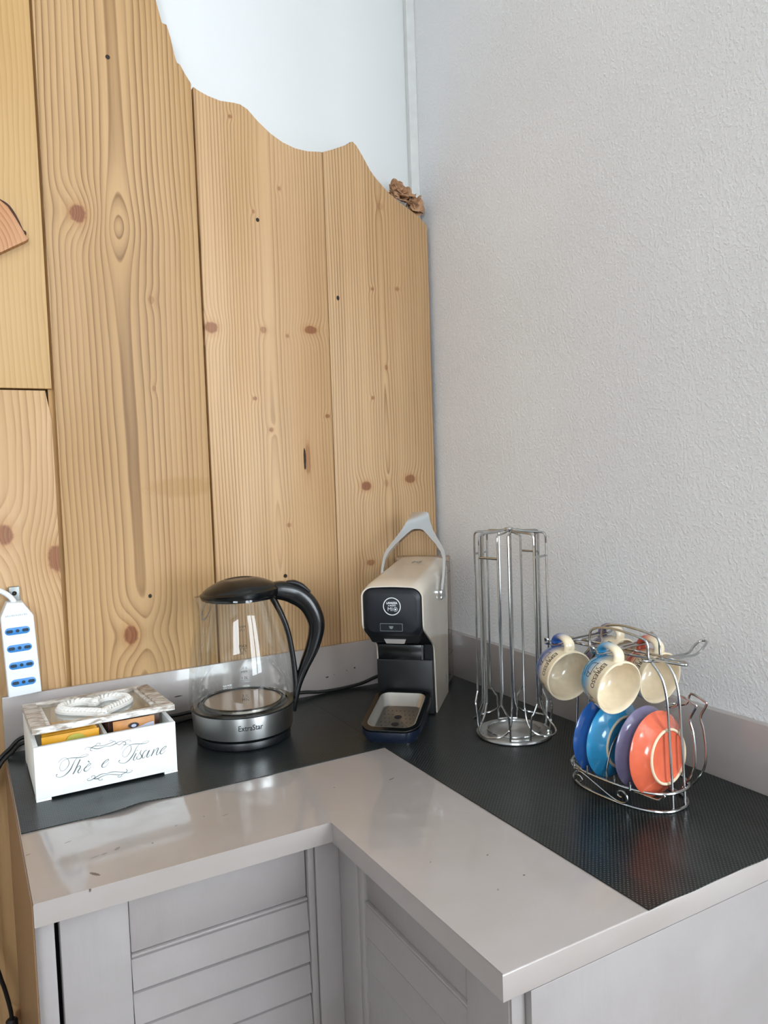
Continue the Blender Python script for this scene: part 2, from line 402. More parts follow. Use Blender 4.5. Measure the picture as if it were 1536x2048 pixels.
bm = B(); box(bm, (ROOM_X0, ROOM_Y0 + 0.02, 0.0), (ROOM_X0 + 0.03, WY - 0.05, 1.15)); struct('added_bounce_cutter', bm, M_BOUNCE_CUT)  # unseen dark panel, added so the side wall throws back less light
for i_, w_ in ((1, W1), (2, W2)):
    bm = B(); xc = (w_[0] + w_[1]) / 2; ya, yb = ROOM_Y0 - 0.11, ROOM_Y0 - 0.06
    for a, b_ in ((w_[0], w_[0] + 0.06), (w_[1] - 0.06, w_[1])) + (((xc - 0.055, xc + 0.055),) if i_ == 1 else ()): box(bm, (a, ya, w_[2]), (b_, yb, w_[3]))
    for a, b_ in ((w_[2], w_[2] + 0.07), (w_[3] - 0.06, w_[3])): box(bm, (w_[0] + 0.061, ya + 0.002, a), (w_[1] - 0.061, yb - 0.002, b_))
    struct('window_%d' % i_, bm, M_FRAME)
bm = B(); box(bm, (-0.0073, 0.0465, H + 0.80), (WX, WY, ROOM_Z1), 0.0015); struct('trim_1', bm, M_TRIM)

# board cladding ------------------------------------------------------
clad = thing('wood_cladding', 'tall natural pine boards with a wavy sawn top edge on the white wall', 'wall cladding', (0, 0, H))
WOODS = {
 'A': wood('pine_A', -0.95, 0.9, 0.10, 120, [(-0.80, 1.2, .006, .009, .8, .01)], 1.0, '#C6A06C', '#9A7443', 0.4, wob=0.008, tone=('#BB955E',)),
 'B': wood('pine_B', -0.80, 0.15, 0.16, 105, [(-0.779, .334, .012, .016, .95, .02), (-0.706, .292, .016, .022, .9, .02), (-0.74, -.25, .008, .012, .8, .01), (-0.80, -.42, .008, .01, .7, .01)], 2.0, '#CBA77C', '#9A754B', 0.85, wob=0.010, tone=('#BC9568',)),
 'C': wood('pine_C', -0.5856, 0.817, 0.42, 118, sat=320.0, knots= [(-0.649, .8307, .0125, .0145, 1, .022), (-0.6025, .1555, .0115, .0165, 1, .022), (-0.5424, .7049, .005, .007, .45, .004), (-0.545, .56, .003, .005, .4, .003), (-0.552, .155, .010, .014, 0, .010)], seed=3.0, light='#C09B6E', dark='#85623C', contrast=1.0, holes=[(-0.591, 1.0809, .0035, .0035), (-0.5687, .2165, .0028, .0032)], band=(-0.505, .3955, .065, .018), tone=('#B18B5C',)),
 'D': wood('pine_D', -0.335, 0.30, 0.10, 165, [(-0.4437, .666, .012, .010, .85, .008), (-0.3489, .6672, .006, .006, .6, .003), (-0.258, .6724, .013, .0075, .9, .008), (-0.3037, .6591, .0035, .0035, .6, .002), (-0.358, .8718, .003, .0035, .5, .003), (-0.3084, .9184, .003, .004, .6, .003), (-0.3931, 1.0271, .0035, .0035, .7, .003), (-0.2304, .516, .0045, .0035, .8, .003), (-0.3702, .5463, .004, .0035, .7, .003), (-0.3418, .4907, .004, .004, .7, .003), (-0.3159, .3184, .004, .004, .6, .003), (-0.2735, .437, .006, .030, .55, .004)], 4.0, '#CBA77D', '#94714A', 0.95, [(-0.3513, .8581, .003, .0035), (-0.2795, .4375, .0022, .020), (-0.3268, .2261, .0035, .0035)], wob=0.003, tone=('#BE976B',)),
 'E': wood('pine_E', -0.105, 0.47, 0.07, 165, [(-0.1256, .7574, .0035, .0035, .7, .003), (-0.0714, .7619, .005, .004, .6, .003), (-0.1007, .6098, .0035, .005, .6, .002), (-0.1328, .5507, .0035, .0035, .7, .003), (-0.1537, .3827, .0105, .009, 1, .008), (-0.1095, .3867, .005, .007, .35, .003), (-0.0558, .3925, .012, .0085, .85, .008), (-0.103, .9146, .006, .007, .3, .0025), (-0.1498, .2348, .009, .006, .7, .004)], 5.0, '#CAA67C', '#926E46', 0.95, [(-0.1996, .7347, .003, .0042)], wob=0.003, tone=('#BC956A',)),
}
PROF = [(-0.509, 1.1902), (-0.5036, 1.1537), (-0.4947, 1.1543), (-0.4899, 1.1355), (-0.4847, 1.1088), (-0.482, 1.0957), (-0.4755, 1.0948), (-0.4686, 1.0817), (-0.4617, 1.0694), (-0.456, 1.0649), (-0.4453, 1.059), (-0.4311, 1.0529), (-0.4096, 1.0489), (-0.3831, 1.0516), (-0.3741, 1.0517), (-0.3609, 1.0459), (-0.3434, 1.0288), (-0.3211, 1.0107), (-0.2981, 0.9992), (-0.2744, 0.9927), (-0.2501, 0.9915), (-0.2252, 0.9948), (-0.2201, 0.9966), (-0.1995, 1.0045), (-0.1734, 1.0153), (-0.1626, 1.0244), (-0.1563, 1.0264), (-0.1482, 1.0196), (-0.1372, 1.0031), (-0.1221, 0.9797), (-0.1119, 0.9664), (-0.096, 0.9539), (-0.08, 0.9412), (-0.0582, 0.9282), (-0.036, 0.9168), (-0.0157, 0.907), (-0.0022, 0.8952), (0.003, 0.891)]
def prof_between(a, b):
    def at(x):
        for (x1, z1), (x2, z2) in zip(PROF, PROF[1:]):
            if x1 <= x <= x2: return z1 + (z2 - z1) * (x - x1) / (x2 - x1)
        return PROF[-1][1]
    return [(a, at(a))] + [p for p in PROF if a + 0.001 < p[0] < b - 0.001] + [(b, at(b))]
def plank(poly, y0, key):
    bm = B(); prism(bm, poly, y0, 0.036, 'y', 0.0012, 2); return obj('plank', bm, WOODS[key], clad, 30)
ZB = -0.85
plank([(-1.06, 0.5572), (-0.7010, 0.5565), (-0.7010, 1.70), (-1.06, 1.70)], 0.0115, 'A')
plank([(-1.06, ZB), (-0.7035, ZB), (-0.7035, 0.5050), (-0.7062, 0.5250), (-0.7105, 0.5540), (-1.06, 0.5545)], 0.0130, 'B')
plank([(-1.42, ZB), (-1.064, ZB), (-1.064, 1.70), (-1.42, 1.70)], 0.012, 'A')
plank([(-0.6975, ZB), (-0.4585, ZB)] + list(reversed(prof_between(-0.509, -0.4585)[1:])) + [(-0.511, 1.1902), (-0.520, 1.25), (-0.545, 1.33), (-0.60, 1.42), (-0.655, 1.46), (-0.6975, 1.52)], 0.0085, 'C')
plank([(-0.4548, ZB), (-0.2208, ZB)] + list(reversed(prof_between(-0.4548, -0.2208))), 0.0100, 'D')
plank([(-0.2196, ZB), (0.003, ZB)] + list(reversed(prof_between(-0.2196, 0.003))), 0.0102, 'E')

for tx in (-0.7000, -0.4566, -0.2202):
    bm = B(); box(bm, (tx - 0.006, 0.0190, ZB), (tx + 0.006, 0.0340, 0.96 if tx > -0.5 else 1.4)); obj('tongue', bm, M_WOOD_EDGE, clad, 0)

# half slice of a log with bark on the boards (cut by the left frame edge)
lg = thing('log_slice', 'rough half slice of a log with dark bark fixed to the upper left board', 'wood slice', (0, 0, H))
outl = [(-0.7627, 0.7544), (-0.7418, 0.7670), (-0.7262, 0.7761), (-0.7226, 0.7787), (-0.7291, 0.7854), (-0.7283, 0.7885), (-0.7322, 0.7925), (-0.7395, 0.8078), (-0.7487, 0.8235), (-0.7584, 0.8310), (-0.785, 0.842), (-0.82, 0.845), (-0.85, 0.83), (-0.87, 0.80), (-0.875, 0.765), (-0.86, 0.735), (-0.82, 0.73), (-0.79, 0.742)]
M_LOG = wood('log_face', -0.80, 0.76, 0.9, 150, [], 8.0, '#BF8A60', '#94613C', 0.9, wob=0.010, tone=('#C9A27C',))
bm = B(); prism(bm, outl, -0.006, 0.0112, 'y', 0.0008); obj('cut_face', bm, M_LOG, lg, 30)
M_BARK = mat('bark', '#4A3028', 0.95, bump=0.004, bscale=180, vary=0.3, vscale=120)
bm = B(); pts = [(x_ + 0.0008, 0.002 + random.uniform(-.003, .003), z_ + 0.0008) for x_, z_ in outl[4:13]]
tube(bm, pts, 0.0034, 7, sm=4, ra=[random.uniform(.0024, .0042) for _ in pts]); obj('bark', bm, M_BARK, lg)

# sand rose on the top edge of the boards
rose = thing('desert_rose', 'brown crystal sand rose stone lying on the sloping top edge of the boards', 'stone', (-0.036, 0.0235, H + 0.944))
M_ROSE = mat('sand_rose', '#B98F6C', 0.9, bump=0.0012, bscale=500, vary=0.25, vscale=150)
random.seed(3)
for k in range(44):
    bm = B(); a = random.uniform(0, 2 * PI)
    if k < 18: c = Vector((-0.022 + random.uniform(-.010, .010), random.uniform(-0.008, 0.006), 0.012 + random.uniform(-.012, .010)))
    elif k < 34: c = Vector((0.018 + random.uniform(-.012, .012), random.uniform(-0.008, 0.004), -0.006 + random.uniform(-.012, .010)))
    else: c = Vector((random.uniform(-.010, .010), random.uniform(-0.008, 0.004), 0.002 + random.uniform(-.010, .006)))
    rr = random.uniform(0.0085, 0.0155); lathe(bm, [(0.0005, 0.0012), (rr * .6, 0.0013), (rr * .95, 0.0006), (rr, 0), (rr * .95, -0.0006), (rr * .6, -0.0013), (0.0005, -0.0012)], 14)
    for v in bm.verts: v.co += v.co.normalized() * random.uniform(-.0008, .0008)
    mt = Matrix.Translation(c) @ Matrix.Rotation(a, 4, 'Z') @ Matrix.Rotation(random.uniform(0.3, 1.5), 4, 'X'); bmesh.ops.transform(bm, matrix=mt, verts=bm.verts[:])
    obj('crystal_blade', bm, M_ROSE, rose, 50)
# ------------------------------------------------------------------ worktop and cabinets
L_, B_, A_, E_, U_, T_ = 0.7977, 0.4782, 0.4749, 0.8028, 0.0874, 0.0241
MX = 0.3057                                               # width of the liner strips
top = thing('worktop', 'glossy taupe painted L-shaped corner worktop with low upstands', 'worktop', (0, 0, H))
bm = B(); prism(bm, [(-L_, 0.008), (-L_, -B_), (-A_, -B_), (-A_, -E_), (WX, -E_), (WX, 0.008)], -T_, 0.0, 'z', 0.0014, 3)
obj('slab', bm, M_PAINT, top, 35)
bm = B(); box(bm, (-L_, 0.0, 0.0001), (0.0, 0.008, U_), 0.0008); obj('upstand', bm, M_PAINT, top, 35)
bm = B(); box(bm, (0.0002, -E_, 0.0001), (WX - 0.0002, 0.008, U_), 0.0008); obj('upstand', bm, M_PAINT, top, 35)
# chips in the painted left upstand
M_CHIP = mat('chipped_paint', '#3A322C', 0.9)
for cx, cz, rw, rh in ((-0.256, 0.030, 0.0035, 0.0012), (-0.242, 0.033, 0.0008, 0.0008), (-0.215, 0.036, 0.0010, 0.0010), (-0.1985, 0.0385, 0.0018, 0.0018), (-0.533, 0.043, 0.0075, 0.0011)):
    bm = B(); n = 9; vs = []
    for k in range(n):
        a = 2 * PI * k / n; q = random.uniform(0.7, 1.2); vs.append(bm.verts.new((cx + rw * q * math.cos(a), -0.0003, cz + rh * q * math.sin(a))))
    bm.faces.new(vs); obj('paint_chip', bm, M_CHIP, top, 0)

ZF = -H + 0.0
cabL = thing('base_cabinet', 'taupe cabinet with a louvred door under the tea box side of the worktop', 'cabinet', (0, 0, H))
YF = -0.465
bm = B(); box(bm, (-L_ + 0.0005, YF, ZF), (-0.7790, 0.006, -T_ - 0.0004), 0.0008); obj('side_panel', bm, M_CAB, cabL, 35)
bm = B(); box(bm, (-L_ - 0.0014, -B_ + 0.001, ZF), (-L_ - 0.0002, 0.006, -0.0012)); obj('end_cladding', bm, mat('brown_board', '#7E5F42', 0.35, coat=0.3, vary=0.06, vscale=20), cabL, 0)
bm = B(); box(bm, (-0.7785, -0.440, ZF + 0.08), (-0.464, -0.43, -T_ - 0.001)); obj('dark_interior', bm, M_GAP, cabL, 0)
def louvre_door(parent, P, u0, u1, ztop, zslat, gap_u=(), pitch=0.0385, nsl=16, frame0=0.068, frame1=0.010):
    """door in a local frame: P(u, d, z) with u along the front and d outwards"""
    d = bpy.data.objects.new('door', None); COL.objects.link(d); d.parent = parent
    def bx(name, ua, ub, da, db, za, zb, bev=0.0012):
        a = P(ua, da, za); b_ = P(ub, db, zb); bm = B()
        box(bm, [min(a[i], b_[i]) for i in range(3)], [max(a[i], b_[i]) for i in range(3)], bev); return obj(name, bm, M_CAB, d, 35)
    zbot = ZF + 0.09
    bx('stile', u0, u0 + frame0, -0.020, 0.0, zbot, ztop, 0.0018); bx('stile', u1 - frame1, u1, -0.020, 0.0, zbot, ztop, 0.0018)
    a, b_ = u0 + frame0 + 0.0006, u1 - frame1 - 0.0012
    bx('top_panel', a, b_, -0.018, -0.0045, zslat + 0.0035, ztop, 0.002)
    bx('moulding', a, b_, -0.018, -0.0015, zslat - 0.0002, zslat + 0.0030, 0.001)
    z1 = zslat - 0.0012
    for k in range(nsl):
        z0 = z1 - pitch + 0.0012
        if z0 < zbot: break
        bm = B()                                        # tilted slat: lower edge proud, upper edge tucked in
        pr = [(-0.020, z0), (-0.0040, z0), (-0.0003, z0 + 0.0024), (-0.0040, z1 - 0.0022), (-0.0080, z1), (-0.020, z1)]
        A1 = [bm.verts.new(P(a, dd, zz)) for dd, zz in pr]; B1 = [bm.verts.new(P(b_, dd, zz)) for dd, zz in pr]
        for i in range(6): bm.faces.new((A1[i], A1[(i + 1) % 6], B1[(i + 1) % 6], B1[i]))
        bm.faces.new(A1[::-1]); bm.faces.new(B1)
        obj('slat', bm, M_CAB, d, 35); z1 -= pitch
    return d
louvre_door(cabL, lambda u, d, z: (u, YF - d, z), -0.7743, -0.4935, -T_ - 0.0015, -0.0945, frame0=0.0675, frame1=0.0085)
bm = B(); box(bm, (-0.4925, YF - 0.001, ZF), (-0.4612, YF + 0.02, -T_ - 0.0006), 0.001); obj('corner_post', bm, M_CAB, cabL, 35)
bm = B(); box(bm, (-0.7785, YF + 0.03, ZF), (-0.465, YF + 0.045, ZF + 0.085)); obj('plinth', bm, M_CAB, cabL, 0)

cabR = thing('base_cabinet', 'taupe cabinet with a louvred door and plain end panel under the cup rack', 'cabinet', (0, 0, H))
XF = -0.4615
louvre_door(cabR, lambda u, d, z: (XF - d, u, z), -0.792, -0.514, -T_ - 0.0015, -0.0800, frame0=0.062, frame1=0.0130)
bm = B(); box(bm, (XF - 0.0005, -0.5135, ZF), (XF + 0.02, -0.4662, -T_ - 0.0006), 0.001); obj('filler_strip', bm, M_CAB, cabR, 35)
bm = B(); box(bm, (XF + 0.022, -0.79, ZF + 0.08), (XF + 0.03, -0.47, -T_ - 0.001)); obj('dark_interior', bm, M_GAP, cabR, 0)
bm = B(); box(bm, (-0.4453, -E_ + 0.0006, ZF), (WX, -E_ + 0.018, -T_ - 0.0005), 0.0008); obj('end_panel', bm, M_CAB, cabR, 35)
bm = B(); box(bm, (-0.4600, -E_ + 0.0085, ZF), (-0.4457, -E_ + 0.018, -T_ - 0.0006), 0.0006); obj('edge_strip', bm, M_CAB, cabR, 35)

# liner mats -----------------------------------------------------------
def liner(label, x0, x1, y0, y1, fn):
    nx, ny = 90, 40; bm = B(); g_ = []
    for lay in (0.0012, 0.0002):
        rows = []
        for j in range(ny + 1):
            rows.append([bm.verts.new(fn(x0 + (x1 - x0) * i / nx, y0 + (y1 - y0) * j / ny, lay, i / nx, j / ny)) for i in range(nx + 1)])
        g_.append(rows)
    t, b_ = g_
    for j in range(ny):
        for i in range(nx):
            bm.faces.new((t[j][i], t[j][i + 1], t[j + 1][i + 1], t[j + 1][i])); bm.faces.new((b_[j][i], b_[j + 1][i], b_[j + 1][i + 1], b_[j][i + 1]))
    for i in range(nx):
        bm.faces.new((t[0][i], b_[0][i], b_[0][i + 1], t[0][i + 1])); bm.faces.new((t[ny][i], t[ny][i + 1], b_[ny][i + 1], b_[ny][i]))
    for j in range(ny):
        bm.faces.new((t[j][0], t[j + 1][0], b_[j + 1][0], b_[j][0])); bm.faces.new((t[j][nx], b_[j][nx], b_[j + 1][nx], t[j + 1][nx]))
    o = obj('drawer_liner', bm, M_MAT, None, 60); o.location = (0, 0, H); return tag(o, label, 'mat')
def fL(x, y, l, u, v):
    w = math.exp(-((x + 0.675) / 0.035) ** 2) * max(0.0, 1 - v * 9)          # lifted, curled spot of the front edge
    return (x, y - 0.006 * math.exp(-((x + 0.69) / 0.03) ** 2) * max(0, 1 - v * 6) + 0.005 * math.exp(-((x + 0.645) / 0.03) ** 2) * max(0, 1 - v * 6), l + 0.0035 * w)
liner('dimpled black liner strip under the tea box and the kettle', -0.7965, -MX - 0.0004, -MX, -0.0015, fL)
liner('dimpled black liner strip under the coffee machine and both wire racks', -MX, -0.0010, -E_ - 0.0002, -0.0015, lambda x, y, l, u, v: (x, y + 0.0005 * math.sin(u * 21) * (1 - v) ** 8, l + 0.0005 * math.sin(u * 17) ** 2 * (1 - v) ** 6))

# ------------------------------------------------------------------ metals, plastics, ceramics
def brushed():
    m, nt, b = newmat('brushed_steel'); b.inputs['Base Color'].default_value = lin('#CFCFCD'); b.inputs['Metallic'].default_value = 1.0
    b.inputs['Roughness'].default_value = 0.34; b.inputs['Anisotropic'].default_value = 0.8; b.inputs['Anisotropic Rotation'].default_value = 0.25
    t = nt.nodes.new('ShaderNodeTangent'); t.direction_type = 'RADIAL'; t.axis = 'Z'; nt.links.new(t.outputs[0], b.inputs['Tangent']); return m
M_STEEL = brushed()
M_TRAYSTEEL = mat('tray_steel', '#CFCCC6', 0.36, 1.0)
M_CHROME = mat('chrome', '#D6D8DA', 0.08, 1.0)
M_WIRE = mat('chromed_wire', '#B8B9B8', 0.20, 1.0)
M_PLATE = mat('heating_plate_steel', '#B8AFA6', 0.42, 1.0)
M_BLACK = mat('black_plastic', '#0B0D0E', 0.22, spec=0.5)
M_BLACKM = mat('black_satin_plastic', '#0D0F11', 0.36, spec=0.5)
M_RUBBER = mat('black_rubber', '#111213', 0.45)
M_INK = mat('black_ink', '#1A1A1A', 0.6)
M_GREYINK = mat('grey_ink', '#6E7677', 0.7)
M_WHITEINK = mat('white_ink', '#D8DADC', 0.5)
M_GLASS = thin_glass('kettle_glass')

# ------------------------------------------------------------------ electric kettle
KR = -18.05
ket = thing('electric_kettle', 'glass electric kettle with black lid, black handle and steel band', 'kettle', (-0.4651, -0.1365, H + 0.0013), R(KR))
bm = B(); lathe(bm, [(0.001, 0), (0.0700, 0), (0.0725, 0.002), (0.0730, 0.009), (0.0715, 0.0125), (0.001, 0.0125)], 64); obj('power_base', bm, M_BLACKM, ket)
bm = B(); lathe(bm, [(0.001, 0.0130), (0.0735, 0.0130), (0.0755, 0.0150), (0.0760, 0.0175), (0.001, 0.0175)], 64); obj('bottom_ring', bm, M_BLACK, ket)
bm = B(); lathe(bm, [(0.070, 0.0176), (0.0763, 0.0176), (0.0768, 0.0185), (0.0795, 0.0515), (0.0790, 0.0522), (0.070, 0.0522)], 72); band_o = obj('steel_band', bm, M_STEEL, ket)
bm = B(); lathe(bm, [(0.070, 0.0523), (0.0800, 0.0523), (0.0808, 0.0535), (0.0800, 0.0552), (0.070, 0.0552)], 64); obj('gasket_ring', bm, M_BLACK, ket)
GP = [(0.0798, 0.0553), (0.0812, 0.0600), (0.0816, 0.0700), (0.0812, 0.0850), (0.0800, 0.1050), (0.0780, 0.1250), (0.0748, 0.1480), (0.0706, 0.1700), (0.0660, 0.1900), (0.0605, 0.2080), (0.0560, 0.2200), (0.0552, 0.2235)]
def gr(z):
    for (r1, z1), (r2, z2) in zip(GP, GP[1:]):
        if z1 <= z <= z2: return r1 + (r2 - r1) * (z - z1) / (z2 - z1)
    return GP[-1][0]
def spout(p, a):
    w = max(0.0, math.cos(a - PI)) ** 10 * max(0.0, (p.z - 0.175) / 0.05) ** 1.6
    r = math.hypot(p.x, p.y); k = (r + 0.0145 * w) / max(r, 1e-6); return Vector((p.x * k, p.y * k, p.z + 0.001 * w))
bm = B(); lathe(bm, GP, 96, spout); obj('glass_jug', bm, M_GLASS, ket, 60)
bm = B(); lathe(bm, [(0.0010, 0.0580), (0.0600, 0.0580), (0.0605, 0.0574), (0.0605, 0.0530), (0.001, 0.0530)], 64); pl = obj('heating_plate', bm, M_PLATE, ket)
bm = B(); lathe(bm, [(0.0612, 0.0560), (0.0640, 0.0610), (0.0668, 0.0600), (0.0672, 0.0560)], 64); obj('inner_seal', bm, thin_glass('seal_silicone', (0.80, 0.80, 0.78, 1), 1.5, (0.5, 0.5, 0.5, 1)), ket)
bm = B(); tube(bm, [(0.0606 * math.cos(a), 0.0606 * math.sin(a), 0.0588) for a in [2 * PI * k / 64 for k in range(64)]], 0.0013, 6, True); obj('plate_rim', bm, M_RUBBER, pl)
def lidwarp(p, a):
    c = max(0.0, -math.cos(a)); f = max(0.0, math.cos(a))
    k = 1 + 0.05 * c * c + 0.16 * f * f
    z = p.z + (-0.004 * c + 0.003 * f) * min(1, math.hypot(p.x, p.y) / 0.05) * (1 if p.z > 0.228 else 0)
    return Vector((p.x * k, p.y * (1 + 0.02 * f), z))
bm = B(); lathe(bm, [(0.001, 0.2200), (0.0500, 0.2185), (0.0536, 0.2200), (0.0560, 0.2260), (0.0562, 0.2310), (0.0545, 0.2325), (0.0520, 0.2340)], 72, lidwarp); obj('lid_collar', bm, M_BLACK, ket, 50)
bm = B(); lathe(bm, [(0.0525, 0.2330), (0.0515, 0.2358), (0.0460, 0.2400), (0.0380, 0.2445), (0.0290, 0.2482), (0.0210, 0.2505), (0.0198, 0.2504), (0.0180, 0.2492), (0.0100, 0.2490), (0.0005, 0.2489)], 72, lidwarp); ld = obj('lid', bm, M_BLACK, ket, 50)
HP = [(0.046, 0, 0.2280), (0.066, 0, 0.2275), (0.088, 0, 0.2200), (0.1075, 0, 0.2040), (0.1190, 0, 0.1800), (0.1200, 0, 0.1600), (0.1125, 0, 0.1330), (0.0985, 0, 0.1030), (0.0880, 0, 0.0760), (0.0825, 0, 0.0510), (0.0800, 0, 0.0330)]
bm = B(); sweep(bm, HP, [0.011, 0.0150, 0.0165, 0.0152, 0.0138, 0.0126, 0.0110, 0.0082, 0.0058, 0.0045, 0.0028], [0.020, 0.0170, 0.0140, 0.0135, 0.0132, 0.0130, 0.0125, 0.0115, 0.0100, 0.0085, 0.0055], 20, 8, power=0.8)
hd = obj('handle', bm, M_BLACK, ket, 60)
SP = [(0.052, 0, 0.2190), (0.0655, 0, 0.1900), (0.0752, 0, 0.1600), (0.0806, 0, 0.1250), (0.0835, 0, 0.0900), (0.0835, 0, 0.0600), (0.0805, 0, 0.0360)]
bm = B(); sweep(bm, SP, [0.0055, 0.0046, 0.0042, 0.0042, 0.0045, 0.0045, 0.003], [0.012, 0.0100, 0.0095, 0.0095, 0.0095, 0.009, 0.006], 14, 8, power=0.7); obj('handle_strap', bm, M_BLACKM, ket, 60)
bm = B(); sweep(bm, [(0.076, 0, 0.2400), (0.0880, 0, 0.2385), (0.1000, 0, 0.2325), (0.1120, 0, 0.2220)], [0.0020, 0.0040, 0.0040, 0.0020], [0.006, 0.009, 0.009, 0.006], 12, 6, power=0.7); obj('lid_button', bm, M_BLACKM, hd, 60)
bm = B(); tube(bm, [(-0.0500 + 0.0052 * math.cos(a) + 0.0045 * math.sin(a), -0.014, 0.2050 + 0.0135 * math.sin(a)) for a in [2 * PI * k / 28 for k in range(28)]], 0.0011, 6, True); obj('spout_filter', bm, M_CHROME, ket)
def on_cyl(a0, rad, z0, off=0.0003):
    def f(u, v):
        r_ = (rad(z0 + v) if callable(rad) else rad) + off; a = a0 + u / r_
        return (r_ * math.cos(a), r_ * math.sin(a), z0 + v)
    return f
bandr = lambda z: 0.0768 + (z - 0.0185) * (0.0795 - 0.0768) / 0.033
text_obj('brand_lettering', 'ExtraStar', 0.0120, M_INK, band_o, on_cyl(R(-90 + 7), bandr, 0.0370), extra=0.0001, sx=0.82, sub=1)
for s_, z_, sz_ in (('MAX', 0.1590, 0.0058), ('1.7L', 0.1530, 0.0058), ('1.0L', 0.1130, 0.0062), ('0.5L', 0.0870, 0.0058), ('MIN', 0.0810, 0.0058)):
    text_obj('scale_mark', s_, sz_, M_INK, ket, on_cyl(R(-87), gr, z_, 0.0004), sub=1)
    text_obj('scale_mark', s_, sz_, M_INK, ket, on_cyl(R(87), gr, z_, 0.0004), sub=1)
for z_ in (0.156, 0.1095, 0.084):
    bm = B(); fn = on_cyl(R(-87), gr, z_, 0.0004); vs = [[bm.verts.new(fn(-0.006 + 0.012 * i / 6, dz)) for i in range(7)] for dz in (-0.0002, 0.0002)]
    for i in range(6): bm.faces.new((vs[0][i], vs[0][i + 1], vs[1][i + 1], vs[1][i]))
    obj('scale_mark', bm, M_INK, ket, 0)

# ------------------------------------------------------------------ capsule coffee machine
TH = R(42.8); Fm = Vector((-0.154, -0.2175, 0)); e_ = Vector((math.cos(TH), -math.sin(TH), 0))
mo = Fm - e_ * 0.05
mac = thing('coffee_machine', 'cream and black capsule coffee machine with a chrome lever and drip tray', 'coffee machine', (mo.x, mo.y, H + 0.0013), -TH)
M_CREAM = mat('cream_gloss_plastic', '#D3C8B8', 0.22, spec=0.5, coat=0.5, coat_r=0.06)
M_SLATE = mat('slate_satin_plastic', '#10141A', 0.42, spec=0.45)
# shell: inverted U section, sloping front edge
def interp(tab, z):
    if z <= tab[0][0]: return tab[0][1]
    for (a, b_), (c, d) in zip(tab, tab[1:]):
        if z <= c: return b_ + (d - b_) * (z - a) / (c - a)
    return tab[-1][1]
QF = [(0.0, 0.0), (0.104, -0.0080), (0.112, -0.0095), (0.120, -0.016), (0.155, -0.083), (0.160, -0.0905), (0.167, -0.0948), (0.175, -0.0957), (0.30, -0.0957)]
QB = [(0.0, 0.1220), (0.06, 0.128), (0.12, 0.136), (0.20, 0.145), (0.26, 0.147)]
def ush(w, ztop, r):
    pts = []
    zs = [0.0, 0.03, 0.06, 0.09, 0.104, 0.112, 0.120, 0.13, 0.143, 0.155, 0.160, 0.167, 0.175, 0.19, ztop - r]
    for z_ in zs: pts.append((-w, z_))
    for k in range(1, 9): a = PI - (PI / 2) * k / 8; pts.append((-w + r + r * math.cos(a), ztop - r + r * math.sin(a)))
    for k in range(1, 7): pts.append((-w + r + (2 * w - 2 * r) * k / 7, ztop + 0.0012 * math.sin(PI * k / 7)))
    for k in range(0, 9): a = PI / 2 - (PI / 2) * k / 8; pts.append((w - r + r * math.cos(a), ztop - r + r * math.sin(a)))
    for z_ in reversed(zs): pts.append((w, z_))
    return pts
bm = B(); nv = 10; loops = []
outer, inner = ush(0.050, 0.2335, 0.020), ush(0.0476, 0.2311, 0.018)
def shell_pt(x_, z_, t, ins):
    q0, q1 = interp(QF, z_), interp(QB, z_); q = q0 + (q1 - q0) * t
    rise = 0.0125 * max(0.0, (z_ - 0.16) / 0.0735) * ((q + 0.0957) / 0.243)
    # the nose rolls over a little at the front
    nose = -0.004 * max(0.0, 1 - (q + 0.0957) / 0.03) ** 2 * max(0.0, (z_ - 0.20) / 0.0335)
    return (x_, q, z_ + rise + nose)
for t in [0, 0.02, 0.06, 0.12, 0.2, 0.35, 0.5, 0.65, 0.8, 0.92, 1.0]: loops.append([shell_pt(x_, z_, t, 0) for x_, z_ in outer])
for t in [1.0, 0.5, 0.1, 0.0]: loops.append([shell_pt(x_, z_, t, 1) for x_, z_ in inner])
loops.append(loops[0]); loft(bm, loops, closed=False); bmesh.ops.remove_doubles(bm, verts=bm.verts[:], dist=1e-6)
obj('shell', bm, M_CREAM, mac, 50)
# black core seen behind the shell edge
bm = B(); prism(bm, [(0.0, 0.0), (0.121, 0.0), (0.138, 0.205), (0.130, 0.214), (-0.080, 0.2050), (-0.080, 0.165), (-0.010, 0.118)], -0.0472, 0.0472, 'x', 0.002); obj('core', bm, M_SLATE, mac, 35)
# front fascia: raised face with bevelled flanks, chin below
def fasc(w, zb, zt, q, r): return [(a, q, b_) for a, b_ in rrect(w, (zt - zb) / 2, r, 6, 0.0, (zt + zb) / 2)]
bm = B(); loft(bm, [fasc(0.0475, 0.150, 0.2272, -0.079, 0.017), fasc(0.0474, 0.1505, 0.2270, -0.0925, 0.017), fasc(0.0455, 0.153, 0.2250, -0.0950, 0.016), fasc(0.0400, 0.1570, 0.2190, -0.0985, 0.012), fasc(0.0390, 0.1580, 0.2180, -0.0988, 0.011)], cap1=True)
fas = obj('fascia', bm, M_SLATE, mac, 28)
bm = B()                                              # chin: tapers back to the column
loft(bm, [[(-w, q, z_), (w, q, z_), (w, q + 0.05, z_), (-w, q + 0.05, z_)] for w, q, z_ in ((0.0472, -0.0938, 0.1620), (0.0468, -0.0930, 0.158), (0.0400, -0.0880, 0.1460), (0.0372, -0.0850, 0.1390), (0.0360, -0.078, 0.1360))], cap0=True, cap1=True)
obj('chin', bm, M_BLACKM, mac, 30)
